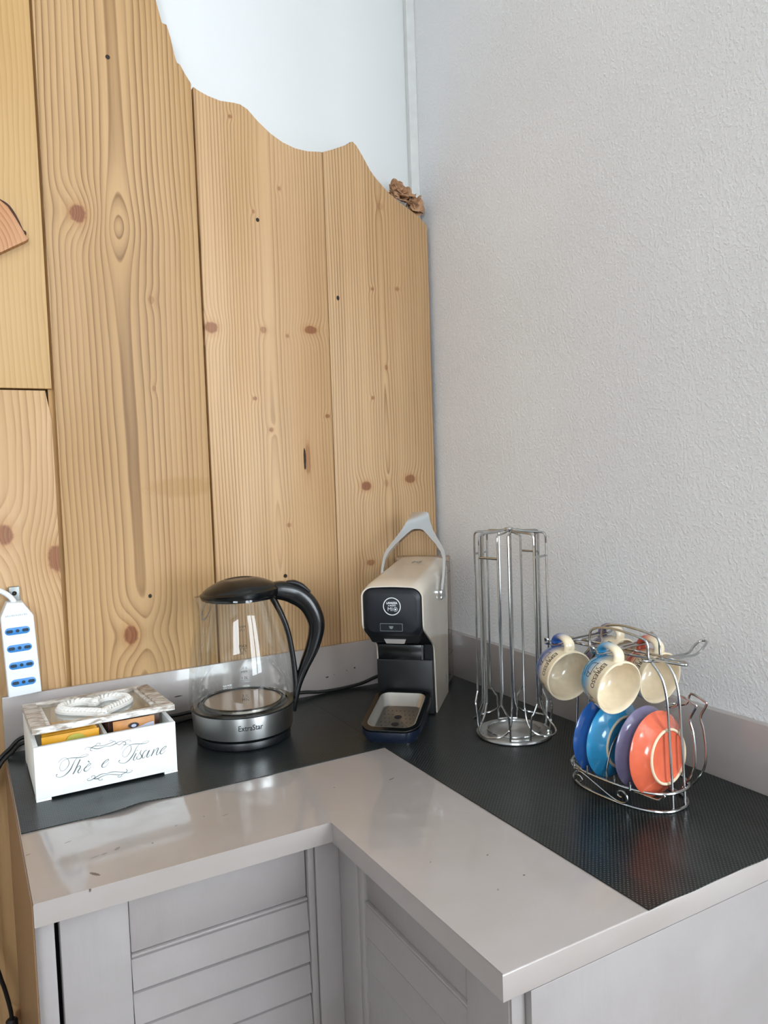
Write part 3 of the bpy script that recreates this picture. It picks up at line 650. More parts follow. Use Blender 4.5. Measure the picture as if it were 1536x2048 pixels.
bm = B(); loft(bm, [[(-0.0165, -0.0895, 0.1448), (0.0195, -0.0895, 0.1448), (0.0195, -0.0820, 0.1458), (-0.0165, -0.0820, 0.1458)], [(-0.0130, -0.0880, 0.1372), (0.0160, -0.0880, 0.1372), (0.0160, -0.0780, 0.1372), (-0.0130, -0.0780, 0.1372)]], cap0=True, cap1=True); obj('spout', bm, M_CHROME, mac, 0)
bm = B(); prism(bm, rrect(0.0480, 0.0460, 0.002, 3, -0.001, 0.0465), -0.0130, -0.006, 'y', 0.0015); col_o = obj('column_front', bm, M_BLACKM, mac, 35)
bm = B(); box(bm, (-0.0455, -0.0165, 0.0935), (0.0330, -0.006, 0.1190), 0.0015); obj('capsule_flap', bm, M_BLACK, mac, 35)
bm = B(); box(bm, (0.0290, -0.0172, 0.0940), (0.0312, -0.0160, 0.1185), 0.0004); obj('flap_edge', bm, mat('grey_edge', '#5A5F62', 0.3), mac, 0)
# logo
fn = lambda u, v: (u + 0.0005, -0.0992, v + 0.1985)
bm = B(); n = 56; vs = [[bm.verts.new(fn(r_ * math.cos(2 * PI * k / n), r_ * math.sin(2 * PI * k / n))) for k in range(n)] for r_ in (0.0128, 0.0142)]
for k in range(n): bm.faces.new((vs[0][k], vs[0][(k + 1) % n], vs[1][(k + 1) % n], vs[1][k]))
obj('logo_ring', bm, M_WHITEINK, fas, 0)
text_obj('logo_lettering', 'LAVAZZA', 0.0046, M_WHITEINK, fas, lambda u, v: fn(u, v + 0.0052), extra=0.00022, sx=0.86)
text_obj('logo_lettering', 'A MODO', 0.0029, M_WHITEINK, fas, lambda u, v: fn(u, v + 0.0012), extra=0.00010, sx=1.05)
text_obj('logo_lettering', 'MI', 0.0086, M_WHITEINK, fas, lambda u, v: fn(u - 0.0030, v - 0.0046), extra=-0.00005, sx=1.0)
for r0, r1 in ((0.0028, 0.0034), (0.0, 0.0015)):
    bm = B(); n = 24
    if r0: 
        vs = [[bm.verts.new(fn(0.0055 + r_ * math.cos(2 * PI * k / n), -0.0046 + r_ * math.sin(2 * PI * k / n))) for k in range(n)] for r_ in (r0, r1)]
        for k in range(n): bm.faces.new((vs[0][k], vs[0][(k + 1) % n], vs[1][(k + 1) % n], vs[1][k]))
    else: bm.faces.new([bm.verts.new(fn(0.0055 + r1 * math.cos(2 * PI * k / n), -0.0046 + r1 * math.sin(2 * PI * k / n))) for k in range(n)])
    obj('logo_lettering', bm, M_WHITEINK, fas, 0)
# button on the lower fascia, slightly proud
bm = B(); prism(bm, rrect(0.0182, 0.0062, 0.0012, 3, -0.0015, 0.1655), -0.0994, -0.095, 'y'); bt = obj('brew_button', bm, mat('button_edge', '#6F757C', 0.4), fas, 0)
bm = B(); prism(bm, rrect(0.0174, 0.0054, 0.0010, 3, -0.0015, 0.1655), -0.0998, -0.0993, 'y'); obj('button_face', bm, M_SLATE, bt, 0)
bm = B(); f2 = lambda u, v: (u - 0.0015, -0.1000, v + 0.1655)
bm.faces.new([bm.verts.new(f2(*p)) for p in ((-0.0036, 0.0022), (0.0036, 0.0022), (0.0028, -0.0008), (0.0014, -0.0024), (-0.0014, -0.0024), (-0.0028, -0.0008))]); obj('cup_symbol', bm, M_GREYINK, bt, 0)
# marks printed on the sloping top
def topz(q): return 0.2338 + 0.0125 * ((q + 0.0957) / 0.243) + 0.0013
bm = B()
for pts_ in ([(-.006, .002), (-.003, .004), (-.0045, .001), (-.007, -.003), (-.003, -.003)], [(-.001, -.001), (.002, .0025), (.002, -.003)], [(.004, .003), (.008, .003), (.0065, 0), (.004, -.003), (.009, -.003)]):
    ribbon(bm, pts_, [0.0012] * len(pts_), lambda u, v: (u + 0.004, 0.088 + v * 2.2, topz(0.088 + v * 2.2) + 0.0002), 3)
ribbon(bm, [(-0.018, 0), (0.018, 0)], [0.0012, 0.0012], lambda u, v: (u + 0.004, 0.066 + v, topz(0.066) + 0.0002), 4)
obj('printed_mark', bm, M_GREYINK, mac, 0)
# chrome lever: slanted plate, two arms joined in a broad head
p0, p1 = Vector((0, 0.060, 0.192)), Vector((0, 0.160, 0.3285)); ax = p1 - p0; nn_ = Vector((0, ax.z, -ax.y)).normalized()
OUT = [(0.0, .0560), (.12, .0572), (.25, .0580), (.38, .0572), (.46, .0545), (.55, .0470), (.65, .0370), (.75, .0285), (.85, .0225), (.93, .0188), (.975, .0168), (.993, .0140), (1.0, .0100)]
INN = [(0.0, .0520), (.12, .0532), (.25, .0538), (.38, .0520), (.46, .0470), (.55, .0370), (.64, .0245), (.70, .0165), (.735, .0110), (.75, .0055), (.752, 0.0)]
bm = B()
outl_ = [(w, t) for t, w in OUT] + [(-w, t) for t, w in reversed(OUT)] + [(-w, t) for t, w in INN] + [(w, t) for t, w in reversed(INN[:-1])]
def lev(w, t, k):
    thick = 0.0035 + 0.0045 * max(0.0, 1 - t / 0.5)
    bend = 0.010 * math.sin(PI * t)                     # the lever bows forward
    return p0 + ax * t + Vector((w, 0, 0)) + nn_ * (-bend + k * thick)
NI = len(INN); strips = []
for k in (-1, 1):
    rows = []
    for side in (1, -1):
        row = []
        for i in range(NI):
            t_in, w_in = INN[i]; t_o = t_in; w_o = interp(OUT, t_o); row.append((lev(side * w_in, t_in, k), lev(side * w_o, t_o, k)))
        rows.append(row)
    headts = [.752, .80, .85, .90, .94, .975, .993, 1.0]
    strips.append((rows, [[lev(s_ * interp(OUT, t) * f_, t, k) for s_, f_ in ((-1, 1), (-1, .5), (0, 0), (1, .5), (1, 1))] for t in headts]))
def V(p): return bm.verts.new(p)
for rows, head in strips:
    for row in rows:
        vv = [(V(a), V(b_)) for a, b_ in row]
        for a, b_ in zip(vv, vv[1:]): bm.faces.new((a[0], a[1], b_[1], b_[0]))
    hh = [[V(p) for p in r_] for r_ in head]
    for r1_, r2_ in zip(hh, hh[1:]):
        for i in range(4): bm.faces.new((r1_[i], r1_[i + 1], r2_[i + 1], r2_[i]))
def rim(seq):
    a = [V(lev(w, t, -1)) for w, t in seq]; b_ = [V(lev(w, t, 1)) for w, t in seq]
    for i in range(len(seq) - 1): bm.faces.new((a[i], a[i + 1], b_[i + 1], b_[i]))
ts = sorted(set([t for t, w in INN] + [.80, .85, .90, .94, .975, .993, 1.0]))
rim([(interp(OUT, t), t) for t in ts] + [(-interp(OUT, t), t) for t in reversed(ts)])
rim([(w, t) for t, w in INN] + [(-w, t) for t, w in reversed(INN[:-1])])
for s_ in (1, -1): rim([(s_ * INN[0][1], 0.0), (s_ * OUT[0][1], 0.0)])
bmesh.ops.remove_doubles(bm, verts=bm.verts[:], dist=2e-5); lvo = obj('lever', bm, M_CHROME, mac, 40)
for s_ in (1, -1):
    bm = B(); box(bm, (s_ * 0.0535 - 0.0035, 0.046, 0.1835), (s_ * 0.0535 + 0.0035, 0.075, 0.2000), 0.002); obj('hinge', bm, M_CHROME, lvo, 35)
# water tank behind the shell
bm = B(); n_ = 4
loft(bm, [[(a, b_, z_) for a, b_ in rrect(0.0495, 0.0220, 0.008, n_, 0, 0.1720)] for z_ in (0.010, 0.0102, 0.236, 0.2362)], cap0=True)
M_TANK = thin_glass('tank_plastic', (0.90, 0.89, 0.87, 1), 1.45, (0.62, 0.60, 0.57, 1)); obj('water_tank', bm, M_TANK, mac, 50)
bm = B(); prism(bm, rrect(0.0505, 0.0230, 0.008, 5, 0, 0.1720), 0.2365, 0.2440, 'z', 0.002); obj('tank_lid', bm, mat('tank_lid_plastic', '#B99E86', 0.25, trans=0.3), mac, 50)
bm = B(); prism(bm, [(0.118, 0.0), (0.195, 0.0), (0.195, 0.009), (0.118, 0.009)], -0.046, 0.046, 'x', 0.001); obj('tank_base', bm, M_BLACKM, mac, 35)
bm = B()
for z_ in (0.062, 0.215): tube(bm, [(a, b_, z_) for a, b_ in rrect(0.0499, 0.0224, 0.008, 5, 0, 0.1720)], 0.0007, 5, True)
obj('tank_rib', bm, M_TANK, mac)
bm = B(); tube(bm, [(0.0504, 0.095 + 0.003 * math.cos(a), 0.032 + 0.010 * math.sin(a)) for a in [2 * PI * k / 16 for k in range(16)]], 0.0004, 5, True); obj('side_slot', bm, M_GREYINK, mac)
# drip tray -------------------------------------------------------------
tray = bpy.data.objects.new('drip_tray', None); COL.objects.link(tray); tray.parent = mac
def trz(q): return 0.0215 + (q + 0.146) * (0.0425 - 0.0215) / 0.126            # rim rises towards the column
def trl(w, h, r, dz, cq=-0.084, bow=0.0):
    out = []
    for a, b_ in rrect(w, h, r, 6, 0.0, cq):
        bb = b_ - bow * (1 - (a / w) ** 2) * (1 if b_ < cq else 0)
        out.append((a, bb, trz(bb) + dz))
    return out
def flat(lp, z_): return [(a, b_, z_) for a, b_, c in lp]
M_TRAYBODY = mat('blue_black_plastic', '#141C2C', 0.28, coat=0.4)
bm = B(); loft(bm, [flat(trl(0.040, 0.060, 0.016, 0, bow=0.008), 0.0), flat(trl(0.0410, 0.061, 0.017, 0, bow=0.008), 0.006), trl(0.0450, 0.0640, 0.020, -0.0155, bow=0.009), trl(0.0462, 0.0650, 0.020, -0.0120, bow=0.009), trl(0.0462, 0.0650, 0.020, -0.0030, bow=0.009)], cap0=True); obj('tray_body', bm, M_TRAYBODY, tray, 40)
bm = B(); loft(bm, [trl(0.0455, 0.0640, 0.0195, -0.0040, bow=0.009), trl(0.0462, 0.0648, 0.020, -0.0008, bow=0.009), trl(0.0455, 0.0640, 0.0195, 0.0002, bow=0.009), trl(0.0385, 0.0560, 0.0140, 0.0000, bow=0.006), trl(0.0375, 0.0550, 0.0135, -0.0012, bow=0.006)]); obj('rim', bm, M_BLACK, tray, 40)
bm = B(); loft(bm, [trl(0.0380, 0.0555, 0.0138, -0.0006, bow=0.006), trl(0.0374, 0.0549, 0.0135, -0.0004, bow=0.006), trl(0.0345, 0.0515, 0.012, -0.0050, bow=0.005), trl(0.0312, 0.0440, 0.010, -0.0150, cq=-0.088, bow=0.004), trl(0.0298, 0.0425, 0.009, -0.0162, cq=-0.088, bow=0.004)], cap1=True); gb = obj('steel_insert', bm, M_TRAYSTEEL, tray, 40)
bm = B()
def disc(cx, cq, r_): bm.faces.new([bm.verts.new((cx + r_ * math.cos(2 * PI * k / 16), cq + r_ * math.sin(2 * PI * k / 16), trz(cq + r_ * math.sin(2 * PI * k / 16)) - 0.0158)) for k in range(16)])
disc(0.0, -0.080, 0.0062); disc(0.0, -0.103, 0.0062)
for i in range(-4, 5):
    for j in range(6):
        cx, cq = i * 0.0068 + (0.0034 if j % 2 else 0), -0.060 - j * 0.0125
        if abs(cx) > 0.027 or (abs(cx) < 0.008 and (abs(cq + 0.080) < 0.009 or abs(cq + 0.103) < 0.009)): continue
        disc(cx, cq, 0.0010)
dh = obj('drain_hole', bm, M_GAP, gb, 0)
STROKES = [
    [(-623,477,25),(-586,511,43),(-544,525,31),(-514,514,31),(-495,480,50),(-491,445,62),(-504,409,56),(-532,375,43),(-569,358,31),(-599,371,31),(-606,403,31),(-597,446,31),(-567,485,31),(-530,502,37),(-499,504,50),(-452,505,68),(-390,494,81),(-328,486,62),(-281,490,50),(-251,501,37),(-253,510,31),(-279,515,31),(-327,511,31),(-359,498,25)],
    [(-391,488,31),(-418,463,50),(-444,418,81),(-475,362,118),(-509,325,105),(-551,295,68),(-593,282,43),(-629,286,37),(-653,304,43),(-652,321,62),(-639,325,124)],
    [(-353,463,112),(-396,384,118),(-431,318,112),(-454,287,99)],
    [(-426,323,31),(-398,362,37),(-371,379,56),(-355,372,87),(-362,348,105),(-384,319,112),(-391,298,93),(-378,286,56),(-353,306,31),(-336,337,25)],
    [(-299,334,25),(-262,349,37),(-232,365,56),(-228,378,62),(-244,382,50),(-277,358,68),(-305,330,105),(-314,309,112),(-304,292,81),(-281,290,43),(-248,311,31),(-225,340,25)],
    [(-259,423,112),(-240,396,74)],
    [(-73,335,25),(-32,355,43),(-1,377,62),(-6,387,62),(-30,381,62),(-64,356,99),(-87,327,118),(-88,301,87),(-67,291,43),(-34,303,31),(3,347,25)],
    [(165,486,25),(200,526,37),(245,540,31),(283,523,31),(298,488,56),(293,447,68),(266,406,56),(231,376,43),(198,374,31),(180,402,31),(190,446,31),(226,491,31),(272,517,43),(316,525,62),(378,518,74),(445,505,68),(495,505,50),(530,515,37),(528,529,31),(497,531,31),(457,525,31),(431,510,25)],
    [(405,509,31),(364,462,56),(333,404,87),(296,353,112),(250,310,87),(204,291,50),(166,295,37),(131,316,43),(130,335,62),(145,339,118)],
    [(360,392,99),(329,340,105),(317,313,81),(327,300,50),(356,316,25)],
    [(376,431,112),(376,423,99)],
    [(356,322,25),(404,382,31),(430,421,37),(413,381,56),(428,342,99),(418,314,93),(389,303,56),(362,315,56),(369,343,81)],
    [(507,397,43),(485,404,56),(449,367,93),(438,322,99),(451,304,56),(487,335,31),(524,392,25)],
    [(538,398,105),(510,348,112),(496,315,93),(514,304,50),(550,345,25)],
    [(601,397,93),(576,345,105),(554,309,93)],
    [(560,319,25),(609,374,37),(644,401,62),(657,393,93),(636,350,105),(626,320,87),(640,308,43),(676,342,25)],
    [(691,345,25),(729,366,43),(763,395,62),(758,407,56),(725,391,68),(688,357,99),(678,323,105),(695,311,56),(727,325,31),(758,354,25)],
    [(-287,577,31),(-280,598,31),(-253,604,37),(-222,597,43),(-176,573,74),(-128,558,81),(-80,562,62),(-36,570,43),(17,561,50),(61,569,74),(105,581,74),(144,596,50),(183,594,43),(220,577,56),(233,557,74),(213,538,62),(194,550,37)],
    [(-193,548,31),(-219,551,50),(-223,575,56),(-201,590,81),(-163,602,74),(-116,595,56),(-62,587,50),(-8,593,56),(47,604,62),(91,613,56),(105,581,31),(148,554,56),(187,575,56),(227,590,50),(260,598,37),(293,585,37),(295,570,31),(270,570,25)],
    [(-155,606,37),(-135,628,43),(-108,631,43),(-93,619,50),(-110,609,37)],
    [(74,616,31),(59,631,43),(32,636,43),(26,620,31)],
    [(-249,185,25),(-276,180,37),(-277,160,43),(-240,154,56),(-202,169,87),(-164,183,74),(-120,201,74),(-77,206,56),(-29,198,50),(9,206,62),(72,198,62),(139,180,50),(194,164,62),(243,147,50),(288,155,37),(294,171,31),(277,175,25)],
    [(-223,185,37),(-224,205,50),(-195,207,50),(-180,186,50),(-197,167,87),(-150,156,87),(-111,170,68),(-57,181,50),(-3,180,50),(70,161,62),(137,142,56),(182,150,62),(221,164,74),(231,185,62),(212,201,37)],
    [(-150,156,62),(-124,127,50),(-92,131,43),(-102,145,31)],
    [(159,140,43),(147,117,56),(114,115,50),(104,132,37),(126,134,31)]]
# ------------------------------------------------------------------ tea box
def washed(name, base, hi, lo, sc=1.0, amount=0.5):
    m, nt, b = newmat(name); g = G(nt); x, y, z, vec = g.xyz()
    n1 = g.noise(vec, 260 * sc, (0.25, 1, 1), 4); n2 = g.noise(vec, 60 * sc, (0.5, 1, 1), 3, (4, 4, 4))
    c = g.mix(g.smooth(n1, 0.40, 0.62), lin(lo), lin(base)); c = g.mix(g('MULTIPLY', g.smooth(n2, 0.42, 0.6), amount), c, lin(hi))
    nt.links.new(c, b.inputs['Base Color']); b.inputs['Roughness'].default_value = 0.75
    nt.links.new(g.bump(n1, 0.0006), b.inputs['Normal']); return m
M_TEAWHITE = mat('white_chalk_paint', '#EEF1F0', 0.55, spec=0.35, vary=0.035, vscale=55, bump=0.00015, bscale=90)
M_WASHED = washed('whitewashed_wood', '#C9BFB3', '#EDEAE4', '#8F7E6D')
M_WASHEDE = washed('whitewashed_edge', '#DAD6CF', '#F2F2EE', '#9A8C7E', 1.3, 0.7)
M_CARVED = mat('white_carved_wood', '#EDEBE6', 0.6, bump=0.0002, bscale=300)
box_o = thing('tea_box', 'white wooden tea box with a washed framed lid propped open and grey script lettering', 'box', (-0.6825, -0.134, H + 0.0013))
HX, HY, ZT, WT = 0.0905, 0.0885, 0.0712, 0.006
bm = B(); box(bm, (-HX, -HY, 0.003), (HX, -HY + WT, ZT), 0.0007); fp = obj('front_panel', bm, M_TEAWHITE, box_o, 35)
bm = B(); box(bm, (-HX, HY - WT, 0.003), (HX, HY, ZT), 0.0007); obj('back_panel', bm, M_TEAWHITE, box_o, 35)
for s_ in (-1, 1):
    bm = B(); box(bm, (min(s_ * HX, s_ * (HX - WT)), -HY + WT, 0.003), (max(s_ * HX, s_ * (HX - WT)), HY - WT, ZT - 0.0002), 0.0007); obj('side_panel', bm, M_TEAWHITE, box_o, 35)
bm = B(); box(bm, (-HX + WT, -HY + WT, 0.004), (HX - WT, HY - WT, 0.008)); obj('bottom', bm, M_TEAWHITE, box_o, 0)
bm = B(); box(bm, (-0.0020, -HY + WT, 0.008), (0.0020, HY - WT, ZT - 0.002), 0.0004); obj('divider', bm, M_TEAWHITE, box_o, 0)
for sx in (-1, 1):
    for sy in (-1, 1):
        bm = B(); box(bm, (min(sx * HX, sx * (HX - 0.018)), min(sy * HY, sy * (HY - 0.018)), 0.0), (max(sx * HX, sx * (HX - 0.018)), max(sy * HY, sy * (HY - 0.018)), 0.0029)); obj('foot', bm, M_TEAWHITE, box_o, 0)
bm = B()
for st in STROKES:
    ribbon(bm, [(a * 1e-4, b_ * 1e-4 - 0.0013) for a, b_, w in st], [w * 1.35e-5 for a, b_, w in st], lambda u, v: (u, -HY - 0.0002, v), 6)
obj('script_lettering', bm, mat('grey_print', '#616B6C', 0.7), fp, 0)
lid = bpy.data.objects.new('lid', None); COL.objects.link(lid); lid.parent = box_o; lid.location = (0, HY, 0.0752); lid.rotation_euler = (R(-4.1), 0, 0)
LW, LD, LT = 0.0912, 0.1775, 0.0078
def lbox(name, lo, hi, m, bev=0.0008): bm = B(); box(bm, lo, hi, bev); return obj(name, bm, m, lid, 35)
lbox('rail', (-LW, -LD, 0), (LW, -LD + 0.0105, LT), M_WASHEDE); lbox('rail', (-LW, -0.0105, 0), (LW, 0, LT), M_WASHED)
for s_ in (-1, 1):
    lbox('rail', (min(s_ * LW, s_ * (LW - 0.0185)), -LD + 0.0106, 0), (max(s_ * LW, s_ * (LW - 0.0185)), -0.0106, LT - 0.0001), M_WASHED)
    lbox('bead_strip', (min(s_ * (LW - 0.0187), s_ * (LW - 0.0245)), -LD + 0.0106, 0.0005), (max(s_ * (LW - 0.0187), s_ * (LW - 0.0245)), -0.0106, LT - 0.0022), M_WASHEDE, 0.0012)
bm = B(); box(bm, (-LW + 0.0240, -LD + 0.0100, 0.0020), (LW - 0.0240, -0.0100, 0.0036)); obj('glass_pane', bm, thin_glass('lid_glass', (0.93, 0.94, 0.92, 1), 1.5, (0.8, 0.8, 0.78, 1)), lid, 0)
# carved heart on the glass, point towards the front
def heart(t, s):
    x_ = 16 * math.sin(t) ** 3; y_ = 13 * math.cos(t) - 5 * math.cos(2 * t) - 2 * math.cos(3 * t) - math.cos(4 * t)
    return x_ * s, y_ * s
NH = 72; bm = B(); cyh = -LD / 2 - 0.002
hp = [heart(2 * PI * k / NH, 1.0) for k in range(NH)]
SX, SY = 0.0455 / 16, 0.058 / 16.0
def hpt(k, off, z_):
    x_, y_ = hp[k % NH]; x0_, y0_ = hp[(k - 1) % NH]; x1_, y1_ = hp[(k + 1) % NH]
    tx, ty = (x1_ - x0_) * SX, (y1_ - y0_) * SY; l_ = math.hypot(tx, ty) or 1; return (x_ * SX - off * ty / l_ * -1 * -1, y_ * SY + cyh + off * tx / l_, z_)
secs = [(-0.0080, 0.0037), (-0.0080, 0.0070), (-0.0065, 0.0085), (0.0065, 0.0085), (0.0080, 0.0070), (0.0080, 0.0037)]
loft(bm, [[hpt(k, o_, z_) for k in range(NH)] for o_, z_ in secs]); ht = obj('heart_ornament', bm, M_CARVED, lid, 40)
bm = B()                                                 # twisted rope carved on top of the heart
per = []
for k in range(NH):
    a, b_ = Vector(hpt(k, 0, 0.0090)), Vector(hpt(k + 1, 0, 0.0090)); per.append((a, (b_ - a)))
tot = sum(d.length for a, d in per); step = 0.0072; acc = 0.0; nxt = 0.0
for a, d in per:
    while nxt <= acc + d.length and d.length > 1e-7:
        p = a + d * ((nxt - acc) / d.length); dirv = d.normalized(); ang = math.atan2(dirv.y, dirv.x)
        mt = Matrix.Translation(p) @ Matrix.Rotation(ang + R(52), 4, 'Z') @ Matrix.Diagonal((0.0072, 0.0027, 0.0042, 1))
        bmesh.ops.create_uvsphere(bm, u_segments=8, v_segments=5, radius=1.0, matrix=mt); nxt += step
    acc += d.length
obj('rope_carving', bm, M_CARVED, ht, 60)
# tea bags
M_YEL = mat('yellow_sachet', '#E0A11E', 0.35, vary=0.08, vscale=40); M_BRN = mat('brown_sachet', '#4A2A1C', 0.35, vary=0.2, vscale=60)
M_ORG = mat('orange_sachet', '#C98A4A', 0.35, vary=0.2, vscale=50); M_GRN = mat('lime_print', '#B5B04A', 0.5); M_LIL = mat('pale_lilac_print', '#C9CDE2', 0.5); M_DKB = mat('dark_blue_print', '#23222E', 0.5)
def sachet(label, cx, cy, w, h, m, lean, dz=0.0, th=0.0042, group=None, yaw=0.0):
    o = thing('tea_bag', label, 'tea bag', (box_o.location.x + cx, box_o.location.y + cy, H + 0.0013 + 0.0082 + dz), yaw, group)
    bm = B(); nx, nz = 10, 10; lay = []
    for s_ in (-1, 1):
        lay.append([[bm.verts.new((-w / 2 + w * i / nx, s_ * (0.0003 + th / 2 * (math.sin(PI * min(1, max(0, (j / nz - .08) / .84))) * math.sin(PI * i / nx)) ** 0.5) + (h * j / nz) * math.tan(lean), h * j / nz)) for i in range(nx + 1)] for j in range(nz + 1)])
    a, b_ = lay
    for j in range(nz):
        for i in range(nx): bm.faces.new((a[j][i], a[j][i + 1], a[j + 1][i + 1], a[j + 1][i])); bm.faces.new((b_[j][i], b_[j + 1][i], b_[j + 1][i + 1], b_[j][i + 1]))
    for i in range(nx): bm.faces.new((a[0][i], b_[0][i], b_[0][i + 1], a[0][i + 1])); bm.faces.new((a[nz][i], a[nz][i + 1], b_[nz][i + 1], b_[nz][i]))
    for j in range(nz): bm.faces.new((a[j][0], a[j + 1][0], b_[j + 1][0], b_[j][0])); bm.faces.new((a[j][nx], b_[j][nx], b_[j + 1][nx], a[j + 1][nx]))
    obj('wrapper', bm, m, o, 50); return o, (lambda u, v: (u, -(th / 2 + 0.0008) + v * math.tan(lean), v))
gy = 'yellow tea bags in the tea box'
for i, (yy, hh) in enumerate(((-0.0660, 0.0668), (-0.052, 0.0655), (-0.038, 0.0668), (-0.022, 0.0650), (-0.004, 0.066))):
    lab = 'bright yellow tea bag with a lime disc, foremost in the box' if i == 0 else ['', 'plain yellow tea bag touching the lime printed one', 'plain yellow tea bag one sachet away from the lime printed one', 'plain yellow tea bag two sachets away from the lime printed one', 'plain yellow tea bag nearest the back panel of the tea box'][i]
    o, fnp = sachet(lab, -0.0425 + 0.0006 * i, yy, 0.0690 if i else 0.072, hh, M_YEL, R(3), group=None if i == 0 else gy)
    if i == 0:
        bm = B(); vs = [bm.verts.new(fnp(0.006 + 0.012 * math.cos(2 * PI * k / 20), 0.0575 + 0.0075 * math.sin(2 * PI * k / 20))) for k in range(20)]; bm.faces.new(vs); obj('printed_disc', bm, M_GRN, o, 0)
o, fnp = sachet('orange tea bag with a pale wave and dark crest in the tea box', 0.040, -0.0655, 0.056, 0.0700, M_ORG, R(3))
bm = B(); bm.faces.new([bm.verts.new(fnp(*p)) for p in ((-0.0265, 0.044), (0.0265, 0.044), (0.0265, 0.0625), (0.018, 0.0615), (0.004, 0.0580), (-0.010, 0.0570), (-0.0265, 0.0560))]); obj('pale_wave', bm, M_LIL, o, 0)
bm = B(); bm.faces.new([bm.verts.new((p[0], p[1] - 0.0002, p[2])) for p in (fnp(-0.001 + 0.007 * math.cos(2 * PI * k / 18), 0.0615 + 0.0038 * math.sin(2 * PI * k / 18)) for k in range(18))]); obj('crest', bm, M_DKB, o, 0)
bm = B(); bm.faces.new([bm.verts.new((p[0], p[1] - 0.0004, p[2])) for p in (fnp(-0.001 + 0.0035 * math.cos(2 * PI * k / 12), 0.0610 + 0.0022 * math.sin(2 * PI * k / 12)) for k in range(12))]); obj('crest_centre', bm, M_LIL, o, 0)
for i, yy in enumerate((-0.0520, -0.038, -0.024, -0.008)):
    sachet(['dark brown tea bag touching the orange one', 'dark brown tea bag one sachet away from the orange one', 'dark brown tea bag two sachets away from the orange one', 'dark brown tea bag nearest the back panel of the tea box'][i], 0.0425 - 0.001 * i, yy, 0.0700, 0.0690 - 0.0008 * i, M_BRN, R(3), group='brown tea bags in the tea box')

# ------------------------------------------------------------------ power strip
M_PWHITE = mat('white_plastic', '#E4E8EC', 0.35, spec=0.5); M_PBLUE = mat('blue_plastic', '#3E86C8', 0.4); M_HOLE = mat('socket_hole', '#123044', 0.6); M_ZINC = mat('zinc_bracket', '#8E908E', 0.45, 0.8)
ps = thing('power_strip', 'white power strip with four blue sockets fixed upright to the boards', 'power strip', (0, 0, H))
bm = B(); prism(bm, [(-0.7841, 0.2340), (-0.7936, 0.2128), (-0.7895, 0.0905), (-0.7435, 0.0928), (-0.7485, 0.2112), (-0.7623, 0.2324)], -0.0220, 0.0128, 'y', 0.0022, 3); pb = obj('body', bm, M_PWHITE, ps, 40)
for k in range(4):
    cx, cz = -0.7718 + 0.00133 * k, 0.1908 - 0.0262 * k; tl = R(1.2)
    def rp_(u, v): return (cx + u * math.cos(tl) - v * math.sin(tl), cz + u * math.sin(tl) + v * math.cos(tl))
    bm = B(); prism(bm, [rp_(a, b_) for a, b_ in rrect(0.0172, 0.0055, 0.0054, 6)], -0.0224, -0.0150, 'y', 0.0006); so = obj('socket', bm, M_PBLUE, ps, 40)
    for hx, hr in ((-0.0108, 0.0046), (0.0, 0.0026), (0.0108, 0.0046)):
        bm = B(); bm.faces.new([bm.verts.new((rp_(a, b_)[0], -0.02265, rp_(a, b_)[1])) for a, b_ in rrect(hr, 0.0024, 0.0023, 5, hx, 0)]); obj('socket_hole', bm, M_HOLE, so, 0)
bm = B(); box(bm, (-0.7790, 0.004, 0.2300), (-0.7640, 0.0112, 0.2540), 0.001); bk = obj('bracket', bm, M_ZINC, ps, 35)
bm = B(); lathe(bm, [(0.0005, 0.0018), (0.0025, 0.0016), (0.0035, 0)], 14); bmesh.ops.transform(bm, matrix=Matrix.Translation((-0.7715, 0.0041, 0.2440)) @ Matrix.Rotation(R(90), 4, 'X'), verts=bm.verts[:]); obj('screw', bm, M_GAP, bk)
bm = B(); tube(bm, [(-0.7735, -0.006, 0.2330), (-0.7765, -0.007, 0.2385), (-0.7860, -0.008, 0.2480), (-0.8000, -0.008, 0.2540), (-0.8250, -0.006, 0.2540), (-0.86, -0.002, 0.235), (-0.90, 0.002, 0.18), (-0.93, 0.005, 0.05), (-0.945, 0.0065, -0.30), (-0.95, 0.0065, -0.60), (-0.95, 0.0065, -0.855)], 0.0040, 10, sm=6); obj('cord', bm, M_PWHITE, ps)
bm = B()
for k in range(11): box(bm, (-0.7872 + 0.0028 * k, -0.02225, 0.2128 + 0.00006 * k), (-0.7872 + 0.0028 * k + (0.0018 if k % 3 else 0.0023), -0.0219, 0.2128 + 0.00006 * k + (0.0028 if k % 2 else 0.0022)))
em = obj('embossed_mark', bm, mat('faint_grey', '#B9BEC4', 0.5), pb, 0); em['kind'] = 'stuff'

